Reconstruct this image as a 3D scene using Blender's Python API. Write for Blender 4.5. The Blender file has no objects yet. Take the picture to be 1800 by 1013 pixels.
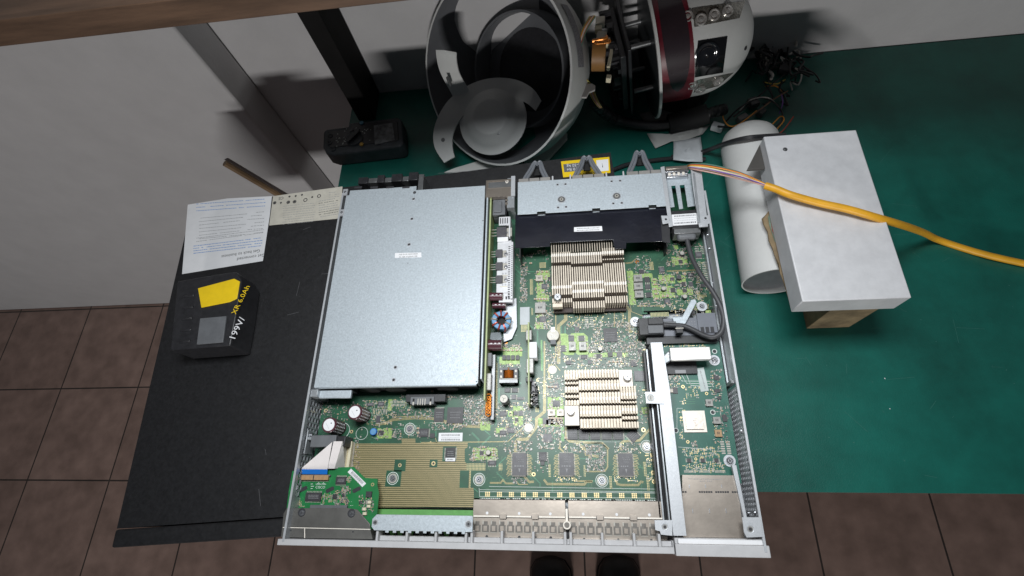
import bpy, bmesh, math, random
from mathutils import Vector, Matrix, Euler
random.seed(7)
scn = bpy.context.scene
COL = scn.collection
S = 0.001                       # everything below is written in millimetres

# ---------------------------------------------------------------- camera
F, RX, RY, RZ = 881.723, 0.410405, 0.126825, 0.010745
CAM = Vector((288.536, 36.539, 553.910))
ROT = (Matrix.Rotation(RZ, 3, 'Z') @ Matrix.Rotation(RY, 3, 'Y') @ Matrix.Rotation(RX, 3, 'X'))
cd = bpy.data.cameras.new('camera'); cam = bpy.data.objects.new('camera', cd); COL.objects.link(cam)
cd.sensor_width = 36; cd.lens = 36 * F / 1800; cd.clip_start = 0.02; cd.clip_end = 50
cam.matrix_world = Matrix.Translation(CAM * S) @ ROT.to_4x4()
scn.camera = cam

# ---------------------------------------------------------------- world + lamps
w = bpy.data.worlds.new('World'); scn.world = w; w.use_nodes = True
w.node_tree.nodes['Background'].inputs[0].default_value = (0.80, 0.88, 1.0, 1)
w.node_tree.nodes['Background'].inputs[1].default_value = 0.055
def area(name, loc, target, sx, sy, power, col):
    ld = bpy.data.lights.new(name, 'AREA'); ld.shape = 'RECTANGLE'; ld.size = sx * S; ld.size_y = sy * S
    ld.energy = power; ld.color = col
    o = bpy.data.objects.new(name, ld); COL.objects.link(o)
    o.location = Vector(loc) * S
    o.rotation_euler = (Vector(target) - Vector(loc)).to_track_quat('-Z', 'Y').to_euler()
    return o
lamp = area('desk_lamp', (255, 310, 800), (262, 130, 0), 440, 170, 3.7, (0.94, 0.98, 1.0))
lamp.data.spread = math.radians(125)
area('room_lamp', (200, -3000, 560), (300, 700, 0), 500, 120, 48.0, (1.0, 0.98, 0.96))
scn.view_settings.view_transform = 'Standard'
try: scn.view_settings.look = 'None'
except Exception: pass
scn.view_settings.exposure = 0.0; scn.view_settings.gamma = 1.0; scn.view_settings.use_curve_mapping = False
scn.render.engine = 'CYCLES'

# ---------------------------------------------------------------- helpers
def ray(u, v):
    return ROT @ Vector((u - 900, -(v - 506.5), -F))
def W(u, v, z):
    d = ray(u, v); t = (z - CAM.z) / d.z
    return Vector((CAM.x + t * d.x, CAM.y + t * d.y))
def WY(u, v, y):
    d = ray(u, v); t = (y - CAM.y) / d.y
    return CAM + d * t
def W3(u, v, z):
    p = W(u, v, z); return Vector((p.x, p.y, z))

MATS = {}
def mat(name, col, rough=0.5, metal=0.0, var=0.06, scale=40.0, bump=0.0, bscale=300.0, coat=0.0, spec=0.5, stretch=None, trans=0.0, alpha=1.0):
    if name in MATS: return MATS[name]
    m = bpy.data.materials.new(name); m.use_nodes = True
    nt = m.node_tree; N = nt.nodes; L = nt.links
    b = N['Principled BSDF']
    b.inputs['Roughness'].default_value = rough; b.inputs['Metallic'].default_value = metal
    b.inputs['Specular IOR Level'].default_value = spec
    b.inputs['Coat Weight'].default_value = coat; b.inputs['Coat Roughness'].default_value = 0.15
    b.inputs['Transmission Weight'].default_value = trans
    tc = N.new('ShaderNodeTexCoord'); src = tc.outputs['Object']
    if stretch:
        mp = N.new('ShaderNodeMapping'); mp.inputs['Scale'].default_value = stretch
        L.new(src, mp.inputs['Vector']); src = mp.outputs[0]
    n = N.new('ShaderNodeTexNoise'); n.inputs['Scale'].default_value = scale; n.inputs['Detail'].default_value = 6
    n.inputs['Roughness'].default_value = 0.65
    L.new(src, n.inputs['Vector'])
    r = N.new('ShaderNodeValToRGB'); r.color_ramp.elements[0].position = 0.3; r.color_ramp.elements[1].position = 0.7
    c0 = [max(0, c * (1 - var * 2)) for c in col]; c1 = [min(1, c * (1 + var * 2)) for c in col]
    r.color_ramp.elements[0].color = (*c0, 1); r.color_ramp.elements[1].color = (*c1, 1)
    L.new(n.outputs['Fac'], r.inputs[0]); L.new(r.outputs[0], b.inputs['Base Color'])
    mr = N.new('ShaderNodeMapRange'); mr.inputs['To Min'].default_value = max(0.03, rough - 0.1); mr.inputs['To Max'].default_value = min(1, rough + 0.1)
    n2 = N.new('ShaderNodeTexNoise'); n2.inputs['Scale'].default_value = scale * 0.37; n2.inputs['Detail'].default_value = 4
    L.new(src, n2.inputs['Vector']); L.new(n2.outputs['Fac'], mr.inputs['Value']); L.new(mr.outputs[0], b.inputs['Roughness'])
    if bump > 0:
        n3 = N.new('ShaderNodeTexNoise'); n3.inputs['Scale'].default_value = bscale; n3.inputs['Detail'].default_value = 5
        L.new(src, n3.inputs['Vector'])
        bp = N.new('ShaderNodeBump'); bp.inputs['Strength'].default_value = bump; bp.inputs['Distance'].default_value = 0.001
        L.new(n3.outputs['Fac'], bp.inputs['Height']); L.new(bp.outputs[0], b.inputs['Normal'])
    MATS[name] = m; return m

class MB:
    def __init__(s): s.v = []; s.f = []; s.m = []; s.mats = []
    def mi(s, m):
        if m not in s.mats: s.mats.append(m)
        return s.mats.index(m)
    def add(s, vs, fs, m):
        b = len(s.v); s.v += [tuple(x) for x in vs]; k = s.mi(m)
        for f in fs: s.f.append([b + i for i in f]); s.m.append(k)
        return s
    def prism(s, poly, z0, z1, m):
        n = len(poly)
        a = sum(poly[i][0] * poly[(i + 1) % n][1] - poly[(i + 1) % n][0] * poly[i][1] for i in range(n))
        if a < 0: poly = list(poly)[::-1]
        vs = [(p[0], p[1], z0) for p in poly] + [(p[0], p[1], z1) for p in poly]
        fs = [list(range(n))[::-1], list(range(n, 2 * n))] + [[i, (i + 1) % n, n + (i + 1) % n, n + i] for i in range(n)]
        return s.add(vs, fs, m)
    def box(s, x0, x1, y0, y1, z0, z1, m):
        return s.prism([(x0, y0), (x1, y0), (x1, y1), (x0, y1)], z0, z1, m)
    def obox(s, cx, cy, wd, dp, z0, z1, m, ang=0):
        c, q = math.cos(ang), math.sin(ang)
        return s.prism([(cx + c * a - q * b, cy + q * a + c * b) for a, b in ((-wd/2, -dp/2), (wd/2, -dp/2), (wd/2, dp/2), (-wd/2, dp/2))], z0, z1, m)
    def disc(s, cx, cy, r, z0, z1, m, n=20, r1=None):
        return s.cyl((cx, cy, z0), (cx, cy, z1), r, r1 if r1 is not None else r, m, n)
    def cyl(s, p0, p1, r0, r1, m, n=16, caps=True):
        p0, p1 = Vector(p0), Vector(p1); d = (p1 - p0).normalized()
        a = d.orthogonal().normalized(); b = d.cross(a)
        vs = []
        for p, r in ((p0, r0), (p1, r1)):
            for i in range(n):
                t = 2 * math.pi * i / n; vs.append(p + a * math.cos(t) * r + b * math.sin(t) * r)
        fs = [[i, (i + 1) % n, n + (i + 1) % n, n + i] for i in range(n)]
        if caps: fs += [list(range(n))[::-1], list(range(n, 2 * n))]
        return s.add(vs, fs, m)
    def tube(s, pts, r, m, n=8, sub=6):
        P = [Vector(p) for p in pts]
        if sub > 1 and len(P) > 2:
            Q = []
            for i in range(len(P) - 1):
                p0 = P[max(i - 1, 0)]; p1 = P[i]; p2 = P[i + 1]; p3 = P[min(i + 2, len(P) - 1)]
                for k in range(sub):
                    t = k / sub
                    Q.append(0.5 * ((2 * p1) + (p2 - p0) * t + (2 * p0 - 5 * p1 + 4 * p2 - p3) * t * t + (3 * p1 - p0 - 3 * p2 + p3) * t ** 3))
            Q.append(P[-1]); P = Q
        vs = []; a = None
        for i, p in enumerate(P):
            d = (P[min(i + 1, len(P) - 1)] - P[max(i - 1, 0)]).normalized()
            if a is None: a = d.orthogonal().normalized()
            a = (a - d * a.dot(d)).normalized(); b = d.cross(a)
            rr = r(i / (len(P) - 1)) if callable(r) else r
            for k in range(n):
                t = 2 * math.pi * k / n; vs.append(p + (a * math.cos(t) + b * math.sin(t)) * rr)
        fs = [[i * n + k, i * n + (k + 1) % n, (i + 1) * n + (k + 1) % n, (i + 1) * n + k] for i in range(len(P) - 1) for k in range(n)]
        fs += [list(range(n))[::-1], list(range((len(P) - 1) * n, len(P) * n))]
        return s.add(vs, fs, m)
    def lathe(s, prof, M, m, n=48, a0=0, a1=2 * math.pi):
        """prof: list of (r, h) around local z, M: 4x4 in mm"""
        full = abs(a1 - a0 - 2 * math.pi) < 1e-6; k = n if full else n + 1
        vs = []
        for r, h in prof:
            for i in range(k):
                t = a0 + (a1 - a0) * i / n; vs.append(M @ Vector((r * math.cos(t), r * math.sin(t), h)))
        fs = [[j * k + i, j * k + (i + 1) % k, (j + 1) * k + (i + 1) % k, (j + 1) * k + i] for j in range(len(prof) - 1) for i in range(n)]
        return s.add(vs, fs, m)
    def torus(s, cx, cy, z, R, r, m, n=24, k=6):
        vs = []
        for i in range(n):
            t = 2 * math.pi * i / n
            for j in range(k):
                q = 2 * math.pi * j / k
                vs.append((cx + (R + r * math.cos(q)) * math.cos(t), cy + (R + r * math.cos(q)) * math.sin(t), z + r * math.sin(q)))
        fs = [[i * k + j, ((i + 1) % n) * k + j, ((i + 1) % n) * k + (j + 1) % k, i * k + (j + 1) % k] for i in range(n) for j in range(k)]
        return s.add(vs, fs, m)
    def ring(s, cx, cy, r0, r1, z, m, n=28):
        vs = [(cx + r * math.cos(2 * math.pi * i / n), cy + r * math.sin(2 * math.pi * i / n), z) for r in (r0, r1) for i in range(n)]
        return s.add(vs, [[i, (i + 1) % n, n + (i + 1) % n, n + i][::-1] for i in range(n)], m)
    def strip(s, pts, wd, z, m, h=0.12):
        """flat polyline of given width on plane z"""
        P = [Vector((p[0], p[1])) for p in pts]; Lp = []; Rp = []
        for i, p in enumerate(P):
            d0 = (P[i] - P[i - 1]).normalized() if i else (P[1] - P[0]).normalized()
            d1 = (P[i + 1] - P[i]).normalized() if i < len(P) - 1 else d0
            n0 = Vector((-d0.y, d0.x)); n1 = Vector((-d1.y, d1.x)); nn = (n0 + n1)
            if nn.length < 1e-3: nn = n0
            nn.normalize(); k = wd / 2 / max(0.4, nn.dot(n0))
            Lp.append(p + nn * k); Rp.append(p - nn * k)
        n = len(P)
        vs = [(q.x, q.y, z) for q in Lp] + [(q.x, q.y, z) for q in Rp]
        return s.add(vs, [[i, n + i, n + i + 1, i + 1] for i in range(n - 1)], m)
    def text(s, txt, size, M, m, align='CENTER'):
        cu = bpy.data.curves.new('t', 'FONT'); cu.body = txt; cu.size = size; cu.align_x = align; cu.align_y = 'CENTER'; cu.resolution_u = 2
        o = bpy.data.objects.new('t', cu); COL.objects.link(o)
        dg = bpy.context.evaluated_depsgraph_get(); me = bpy.data.meshes.new_from_object(o.evaluated_get(dg))
        s.add([M @ v.co for v in me.vertices], [list(p.vertices) for p in me.polygons], m)
        bpy.data.objects.remove(o); bpy.data.curves.remove(cu); bpy.data.meshes.remove(me)
        return s
    def build(s, name, parent=None, bevel=0.0, smooth=True, base=None, seg=2, angle=35):
        me = bpy.data.meshes.new(name)
        off = Vector(base) if base is not None else Vector((0, 0, 0))
        me.from_pydata([tuple((Vector(v) - off) * S) for v in s.v], [], s.f)
        for m in s.mats: me.materials.append(m)
        me.polygons.foreach_set('material_index', s.m)
        if smooth:
            me.polygons.foreach_set('use_smooth', [True] * len(me.polygons)); me.set_sharp_from_angle(angle=math.radians(angle))
        me.update()
        o = bpy.data.objects.new(name, me); COL.objects.link(o)
        o.location = off * S
        if parent is not None:
            o.parent = parent
            b = parent.get('_b'); b = Vector(b) if b is not None else Vector((0, 0, 0))
            o.location = (off - b) * S
            o['_b'] = tuple(off)
        else: o['_b'] = tuple(off)
        if bevel:
            md = o.modifiers.new('bevel', 'BEVEL'); md.width = bevel * S; md.segments = seg; md.limit_method = 'ANGLE'; md.angle_limit = math.radians(40)
        return o
def T(x, y, z, ang=0):
    return Matrix.Translation((x, y, z)) @ Matrix.Rotation(ang, 4, 'Z')
def thing(name, label, cat, base=(0, 0, 0), group=None):
    o = bpy.data.objects.new(name, None); COL.objects.link(o); o.empty_display_size = 0.02
    o.location = Vector(base) * S; o['_b'] = tuple(base); o['label'] = label; o['category'] = cat
    if group: o['group'] = group
    return o
def tag(o, label, cat, group=None):
    o['label'] = label; o['category'] = cat
    if group: o['group'] = group
    return o
def rect(u0, v0, u1, v1, z):
    """axis aligned world rectangle whose middle lines match the photo box"""
    cu, cv = (u0 + u1) / 2, (v0 + v1) / 2
    xa = W(u0, cv, z).x; xb = W(u1, cv, z).x; ya = W(cu, v1, z).y; yb = W(cu, v0, z).y
    return min(xa, xb), max(xa, xb), min(ya, yb), max(ya, yb)
def poly(pts, z): return [tuple(W(u, v, z)) for u, v in pts]

# ---------------------------------------------------------------- materials
steel = mat('galvanised_steel', (0.47, 0.52, 0.56), 0.50, 0.35, 0.075, 480, 0.18, 1100)
steel2 = mat('zinc_plate', (0.50, 0.515, 0.54), 0.46, 0.4, 0.04, 600, 0.08, 1300)
darksteel = mat('dull_steel', (0.20, 0.205, 0.21), 0.42, 0.7, 0.08, 120, 0.05)
wallsteel = mat('chassis_steel', (0.36, 0.38, 0.40), 0.38, 0.45, 0.08, 90, 0.04)
cage = mat('nickel_cage', (0.44, 0.385, 0.335), 0.33, 0.85, 0.05, 60, 0.03)
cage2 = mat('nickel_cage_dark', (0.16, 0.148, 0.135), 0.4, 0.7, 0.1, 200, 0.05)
chrome = mat('bright_metal', (0.50, 0.51, 0.54), 0.3, 0.95, 0.03, 60)
tin = mat('tinned_lead', (0.42, 0.40, 0.36), 0.5, 0.4, 0.05, 300)
gold = mat('gold_pad', (0.62, 0.50, 0.27), 0.38, 0.6, 0.08, 400)
fin = mat('heat_sink_metal', (0.61, 0.535, 0.44), 0.52, 0.25, 0.06, 250, 0.03)
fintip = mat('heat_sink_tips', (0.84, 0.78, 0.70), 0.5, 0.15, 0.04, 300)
fin_shade = mat('heat_sink_base_shade', (0.06, 0.045, 0.04), 0.6, 0.3, 0.1, 200)  # dark copy of the fin metal, shade between the fins painted in
bezelm = mat('light_grey_plastic', (0.49, 0.485, 0.495), 0.5, 0.0, 0.03, 120, 0.03)
blackp = mat('black_plastic', (0.022, 0.022, 0.025), 0.42, 0.0, 0.15, 150, 0.05)
blackdeep = mat('black_rubber', (0.008, 0.008, 0.009), 0.75, 0.0, 0.1, 90)
blackgloss = mat('black_film', (0.012, 0.013, 0.020), 0.22, 0.0, 0.15, 30, 1.0, 28, coat=0.4)
greyp = mat('grey_plastic', (0.13, 0.135, 0.145), 0.5, 0.0, 0.06, 100)
epoxy = mat('chip_epoxy', (0.045, 0.043, 0.048), 0.42, 0.0, 0.12, 400, 0.03, 2000)
epoxyp = mat('chip_epoxy_grey', (0.075, 0.072, 0.08), 0.38, 0.0, 0.1, 300)
ferrite = mat('ferrite_grey', (0.27, 0.265, 0.25), 0.42, 0.3, 0.1, 400)
ferrite2 = mat('ferrite_beige', (0.42, 0.38, 0.33), 0.42, 0.3, 0.1, 400)
white = mat('white_label', (0.80, 0.80, 0.82), 0.5, 0.0, 0.02, 60)
ink = mat('black_ink', (0.03, 0.03, 0.035), 0.6, 0, 0.02, 50)
inkg = mat('grey_ink', (0.30, 0.30, 0.31), 0.6, 0, 0.02, 50)
silk = mat('white_silkscreen', (0.68, 0.74, 0.70), 0.6, 0, 0.04, 300)
lime = mat('lime_copper_pour', (0.27, 0.40, 0.12), 0.42, 0.1, 0.22, 500)
lime2 = mat('bright_green_mask', (0.13, 0.36, 0.10), 0.35, 0.0, 0.06, 200)
trace = mat('ochre_traces', (0.34, 0.28, 0.14), 0.4, 0.3, 0.12, 400)
trace2 = mat('green_traces', (0.06, 0.21, 0.12), 0.35, 0.1, 0.1, 400)
copper = mat('copper_orange', (0.75, 0.26, 0.04), 0.3, 0.75, 0.1, 300)
copper2 = mat('orange_wire', (0.62, 0.22, 0.04), 0.3, 0.5, 0.1, 300)
redwire = mat('red_enamel_wire', (0.35, 0.06, 0.04), 0.3, 0.3, 0.1, 300)
purple = mat('purple_capacitor_sleeve', (0.085, 0.030, 0.040), 0.28, 0.0, 0.08, 100)
toroidblue = mat('blue_toroid', (0.12, 0.30, 0.52), 0.4, 0.0, 0.08, 150)
bluep = mat('blue_stripe', (0.01, 0.17, 0.62), 0.45, 0.0, 0.03, 50)
ribbonm = mat('ribbon_white', (0.74, 0.69, 0.68), 0.5, 0.0, 0.03, 60, stretch=(1, 1, 1))
ribbong = mat('ribbon_grey', (0.50, 0.49, 0.47), 0.5, 0.0, 0.03, 60)
cream = mat('cream_plastic', (0.66, 0.60, 0.44), 0.5, 0.0, 0.05, 200)
brownp = mat('brown_connector', (0.42, 0.26, 0.13), 0.45, 0.0, 0.08, 300)
oliveedge = mat('board_edge_olive', (0.36, 0.42, 0.20), 0.5, 0.0, 0.08, 200)
capmlcc = mat('ceramic_tan', (0.45, 0.30, 0.18), 0.4, 0.0, 0.2, 500)
smdgrey = mat('component_grey', (0.32, 0.33, 0.32), 0.4, 0.3, 0.15, 600)
mapcolor = mat('matte_white_plastic', (0.58, 0.59, 0.58), 0.5, 0.0, 0.04, 12, 0.02)

def pcb_mat(name, base, dark, hi, rough=0.42, line=0.5):
    m = bpy.data.materials.new(name); m.use_nodes = True; nt = m.node_tree; N = nt.nodes; L = nt.links
    b = N['Principled BSDF']; b.inputs['Roughness'].default_value = rough; b.inputs['Coat Weight'].default_value = 0.27; b.inputs['Coat Roughness'].default_value = 0.28; b.inputs['Specular IOR Level'].default_value = 0.4
    tc = N.new('ShaderNodeTexCoord')
    n = N.new('ShaderNodeTexNoise'); n.inputs['Scale'].default_value = 55; n.inputs['Detail'].default_value = 3
    L.new(tc.outputs['Object'], n.inputs['Vector'])
    r = N.new('ShaderNodeValToRGB'); r.color_ramp.elements[0].position = 0.35; r.color_ramp.elements[1].position = 0.65
    r.color_ramp.elements[0].color = (*dark, 1); r.color_ramp.elements[1].color = (*base, 1)
    L.new(n.outputs['Fac'], r.inputs[0])
    # routed copper below the mask: angular cells stretched along the board
    def lines(scx, scy, thr):
        mp = N.new('ShaderNodeMapping'); mp.inputs['Scale'].default_value = (scx, scy, 1)
        L.new(tc.outputs['Object'], mp.inputs['Vector'])
        v = N.new('ShaderNodeTexVoronoi'); v.distance = 'MANHATTAN'; v.feature = 'F1'; v.inputs['Scale'].default_value = 1
        v.inputs['Randomness'].default_value = 0.7
        L.new(mp.outputs[0], v.inputs['Vector'])
        g = N.new('ShaderNodeMath'); g.operation = 'LESS_THAN'; g.inputs[1].default_value = thr
        L.new(v.outputs['Distance'], g.inputs[0]); return g.outputs[0]
    a = lines(900, 90, 0.22); c = lines(80, 800, 0.22); d = lines(420, 420, 0.14)
    mx = N.new('ShaderNodeMath'); mx.operation = 'MAXIMUM'; L.new(a, mx.inputs[0]); L.new(c, mx.inputs[1])
    mx2 = N.new('ShaderNodeMath'); mx2.operation = 'MAXIMUM'; L.new(mx.outputs[0], mx2.inputs[0]); L.new(d, mx2.inputs[1])
    n4 = N.new('ShaderNodeTexNoise'); n4.inputs['Scale'].default_value = 30; L.new(tc.outputs['Object'], n4.inputs['Vector'])
    g4 = N.new('ShaderNodeMapRange'); g4.inputs['From Min'].default_value = 0.45; g4.inputs['From Max'].default_value = 0.6; g4.inputs['To Max'].default_value = line
    L.new(n4.outputs['Fac'], g4.inputs['Value'])
    ml = N.new('ShaderNodeMath'); ml.operation = 'MULTIPLY'; L.new(mx2.outputs[0], ml.inputs[0]); L.new(g4.outputs[0], ml.inputs[1])
    mix = N.new('ShaderNodeMix'); mix.data_type = 'RGBA'
    L.new(ml.outputs[0], mix.inputs[0]); L.new(r.outputs[0], mix.inputs[6]); mix.inputs[7].default_value = (*hi, 1)
    L.new(mix.outputs[2], b.inputs['Base Color'])
    return m
pcb = pcb_mat('green_board', (0.018, 0.104, 0.052), (0.012, 0.070, 0.036), (0.15, 0.27, 0.13), line=0.7)
pcb_teal = pcb_mat('teal_board', (0.022, 0.135, 0.100), (0.014, 0.100, 0.072), (0.10, 0.27, 0.20), line=0.35)
pcb_bright = pcb_mat('bright_green_board', (0.012, 0.20, 0.055), (0.008, 0.15, 0.04), (0.06, 0.33, 0.12), line=0.6)

def grid_mat(name, bg, dot, px, py, rad):
    m = bpy.data.materials.new(name); m.use_nodes = True; nt = m.node_tree; N = nt.nodes; L = nt.links
    b = N['Principled BSDF']; b.inputs['Roughness'].default_value = 0.4; b.inputs['Metallic'].default_value = 0.15
    tc = N.new('ShaderNodeTexCoord'); sp = N.new('ShaderNodeSeparateXYZ'); L.new(tc.outputs['Object'], sp.inputs[0])
    outs = []
    for o, p in ((sp.outputs[0], px * S), (sp.outputs[1], py * S)):
        q = N.new('ShaderNodeMath'); q.operation = 'DIVIDE'; q.inputs[1].default_value = p; L.new(o, q.inputs[0])
        f = N.new('ShaderNodeMath'); f.operation = 'FRACT'; L.new(q.outputs[0], f.inputs[0])
        s_ = N.new('ShaderNodeMath'); s_.operation = 'SUBTRACT'; s_.inputs[1].default_value = 0.5; L.new(f.outputs[0], s_.inputs[0])
        a_ = N.new('ShaderNodeMath'); a_.operation = 'ABSOLUTE'; L.new(s_.outputs[0], a_.inputs[0]); outs.append(a_.outputs[0])
    mx = N.new('ShaderNodeMath'); mx.operation = 'MAXIMUM'; L.new(outs[0], mx.inputs[0]); L.new(outs[1], mx.inputs[1])
    lt = N.new('ShaderNodeMath'); lt.operation = 'LESS_THAN'; lt.inputs[1].default_value = rad; L.new(mx.outputs[0], lt.inputs[0])
    mix = N.new('ShaderNodeMix'); mix.data_type = 'RGBA'; L.new(lt.outputs[0], mix.inputs[0])
    mix.inputs[6].default_value = (*bg, 1); mix.inputs[7].default_value = (*dot, 1)
    L.new(mix.outputs[2], b.inputs['Base Color']); return m
viafield = grid_mat('plated_via_field', (0.035, 0.055, 0.018), (0.48, 0.38, 0.20), 1.15, 1.9, 0.34)
dotgold = grid_mat('gold_dot_array', (0.02, 0.09, 0.05), (0.60, 0.50, 0.26), 1.5, 1.5, 0.33)

# ================================================================ THE SETTING
ZD = -85.0      # desk top (green mat)
ZF = -835.0     # floor
YW = 704.0      # back wall
def tile_mat():
    m = bpy.data.materials.new('brown_floor_tiles'); m.use_nodes = True; nt = m.node_tree; N = nt.nodes; L = nt.links
    b = N['Principled BSDF']; b.inputs['Roughness'].default_value = 0.45
    tc = N.new('ShaderNodeTexCoord'); mp = N.new('ShaderNodeMapping')
    mp.inputs['Location'].default_value = (0.0 - 0.02 + 0.272 * 0, -0.09, 0)
    L.new(tc.outputs['Object'], mp.inputs['Vector'])
    br = N.new('ShaderNodeTexBrick'); br.offset = 0; br.inputs['Scale'].default_value = 1.0
    br.inputs['Brick Width'].default_value = 0.27; br.inputs['Row Height'].default_value = 0.27; br.inputs['Mortar Size'].default_value = 0.0022
    br.inputs['Color1'].default_value = (0.34, 0.235, 0.20, 1); br.inputs['Color2'].default_value = (0.285, 0.195, 0.165, 1); br.inputs['Mortar'].default_value = (0.05, 0.04, 0.035, 1)
    L.new(mp.outputs[0], br.inputs['Vector'])
    n = N.new('ShaderNodeTexNoise'); n.inputs['Scale'].default_value = 22; n.inputs['Detail'].default_value = 8; L.new(tc.outputs['Object'], n.inputs['Vector'])
    r = N.new('ShaderNodeValToRGB'); r.color_ramp.elements[0].position = 0.3; r.color_ramp.elements[0].color = (0.7, 0.68, 0.66, 1); r.color_ramp.elements[1].position = 0.72; r.color_ramp.elements[1].color = (1.12, 1.1, 1.08, 1)
    L.new(n.outputs['Fac'], r.inputs[0])
    mx = N.new('ShaderNodeMix'); mx.data_type = 'RGBA'; mx.blend_type = 'MULTIPLY'; mx.inputs[0].default_value = 1
    L.new(br.outputs['Color'], mx.inputs[6]); L.new(r.outputs[0], mx.inputs[7]); L.new(mx.outputs[2], b.inputs['Base Color']); return m
o = MB().box(-2500, 3000, -1500, 2200, ZF - 20, ZF, tile_mat()).build('floor'); o['kind'] = 'structure'
plaster = mat('off_white_plaster', (0.46, 0.455, 0.46), 0.75, 0.0, 0.025, 14, 0.35, 160)
o = MB().box(-2500, 3000, YW, YW + 100, ZF + 2, 1700, plaster).build('wall_back'); tag(o, 'pale plaster wall behind the desk', 'wall')
# pilaster at the left
xj = WY(500, 214, YW).x
d = ray(480, 254); t = (xj - CAM.x) / d.x; yc = CAM.y + d.y * t
o = MB().box(-2500, xj, yc, YW - 1, ZF + 2, 1700, plaster).build('wall_projection', bevel=4); tag(o, 'pale plaster wall projection at far left, nearer than the rest of the wall', 'wall')
# black upright post
pa = W(631, 213, ZD); pb = W(661, 208, ZD)
postm = mat('black_painted_wood', (0.006, 0.0055, 0.0055), 0.8, 0, 0.15, 30, spec=.2)
# wooden shelf at the top left
p0 = WY(414, 36, 448)
wood = mat('brown_wood', (0.10, 0.058, 0.036), 0.5, 0, 0.2, 14, 0.1, 80, stretch=(0.6, 6, 6))
o = MB().box(-700, 1500, 448, YW - 3, p0.z, p0.z + 26, wood).build('wall_shelf', bevel=1); tag(o, 'brown wooden shelf over the rear of the desk, its edge showing at top left', 'shelf')
o = MB().box(pa.x, pb.x, pa.y, YW - 2, ZD + 0.5, p0.z - .5, postm).build('upright_post', bevel=1.5); tag(o, 'black square upright post standing on the mat against the wall', 'post')
# thin wooden strip at the lower left of the wall
q0 = WY(395, 287, yc - 12); q1 = WY(492, 344, yc - 12)
o = MB().tube([q0, q1, q1 + (q1 - q0) * 1.2], 6, mat('tan_wood', (0.20, 0.13, 0.07), 0.5, 0, 0.12, 20), sub=1).build('wooden_rod'); tag(o, 'thin tan wooden rod slanting along the wall projection', 'rod')
# desk with its green mat
deskm = mat('desk_board', (0.12, 0.10, 0.085), 0.6, 0, 0.1, 12)
matm = mat('green_rubber_mat', (0.006, 0.108, 0.084), 0.40, 0.0, 0.16, 9, 0.2, 700)
xdl = W(598, 307, ZD).x
dk = thing('desk', 'work desk against the wall under a dark green rubber mat', 'desk', (500, 380, ZD))
MB().box(xdl + 1, 1500, 54, YW - 3, ZD - 28, ZD - 2.2, deskm).build('desk_top', dk, bevel=1, base=(500, 380, ZD))
for lx in (xdl + 60, 1420):
    for ly in (110, YW - 60):
        MB().box(lx - 20, lx + 20, ly - 20, ly + 20, ZF + 1, ZD - 28.5, postm).build('leg', dk, bevel=1, base=(lx, ly, ZF))
mo = MB().box(xdl, 1500, 53.5, YW - 2.5, ZD - 2, ZD, matm)
for i in range(170):
    x_, y_ = random.uniform(430, 1100), random.uniform(70, 560); a_ = random.uniform(-.9, .9) + (1.5 if i % 3 == 0 else 0); l_ = random.choice((1, 1.5, 3, 12, 30))
    mo.obox(x_, y_, l_, .35 if l_ > 2 else .9, ZD + .05, ZD + .1, mat('mat_scuff', (.035, .16, .13), .6) if i % 9 else white, a_) if (i % 9 or l_ < 2) else None
mo = mo.build('rubber_mat'); tag(mo, 'dark green rubber mat covering the desk top', 'mat')

# ================================================================ BLACK BATTERY CABINET UNDER THE SWITCH
boxm = mat('black_painted_steel', (0.012, 0.012, 0.0135), 0.5, 0.0, 0.2, 250, 0.18, 1600)
c0 = W(414, 919, 0); A = 0.0735
ua = Vector((math.cos(A), math.sin(A))); ub = Vector((-math.sin(A), math.cos(A)))
rc = W(1073, 268, 0)                       # far right corner
fl = W(414, 355, 0)
ups_r = rc
ups_len = 600.0; ups_w = 438.0
def U(a, b): return rc - ua * a - ub * b    # a: towards the left, b: towards the viewer
ups = thing('battery_cabinet', 'flat black steel battery cabinet lying under the opened switch', 'battery cabinet', (rc.x - 280, rc.y - 210, ZD))
bU = (rc.x - 280, rc.y - 210, ZD)
m_ = MB(); m_.prism([tuple(U(0, 0)), tuple(U(ups_len, 0)), tuple(U(ups_len, ups_w - 19)), tuple(U(0, ups_w - 19))], ZD + 0.5, 0, boxm)
upscase = m_.build('casing', ups, bevel=1.2, base=bU)
m_ = MB(); m_.prism([tuple(U(-1, ups_w - 18)), tuple(U(ups_len + 1, ups_w - 18)), tuple(U(ups_len + 1, ups_w)), tuple(U(-1, ups_w))], ZD + 0.5, 0.6, boxm)
m_.build('front_panel', ups, bevel=2.0, base=bU)
# scratches
m_ = MB(); scr = mat('scratch_grey', (0.09, 0.09, 0.095), 0.6, 0, 0.1, 200)
for (a, b, c, d_) in ((527, 496, 521, 520), (533, 404, 546, 399), (565, 482, 578, 481), (505, 554, 525, 549), (455, 860, 458, 890), (466, 790, 468, 800), (770, 305, 840, 300), (640, 322, 700, 312)):
    m_.strip([W(a, b, 0.1), W(c, d_, 0.1)], 0.5, 0.12, scr)
for i in range(60):
    p = W(random.uniform(420, 590), random.uniform(400, 890), 0)
    m_.obox(p.x, p.y, random.uniform(.3, 1.0), .3, 0.05, 0.13, scr, random.random() * 3)
m_.build('scuff_marks', upscase, base=bU)
def Mflat(u, v, z, ang): p = W(u, v, z); return T(p.x, p.y, z, ang)
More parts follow.
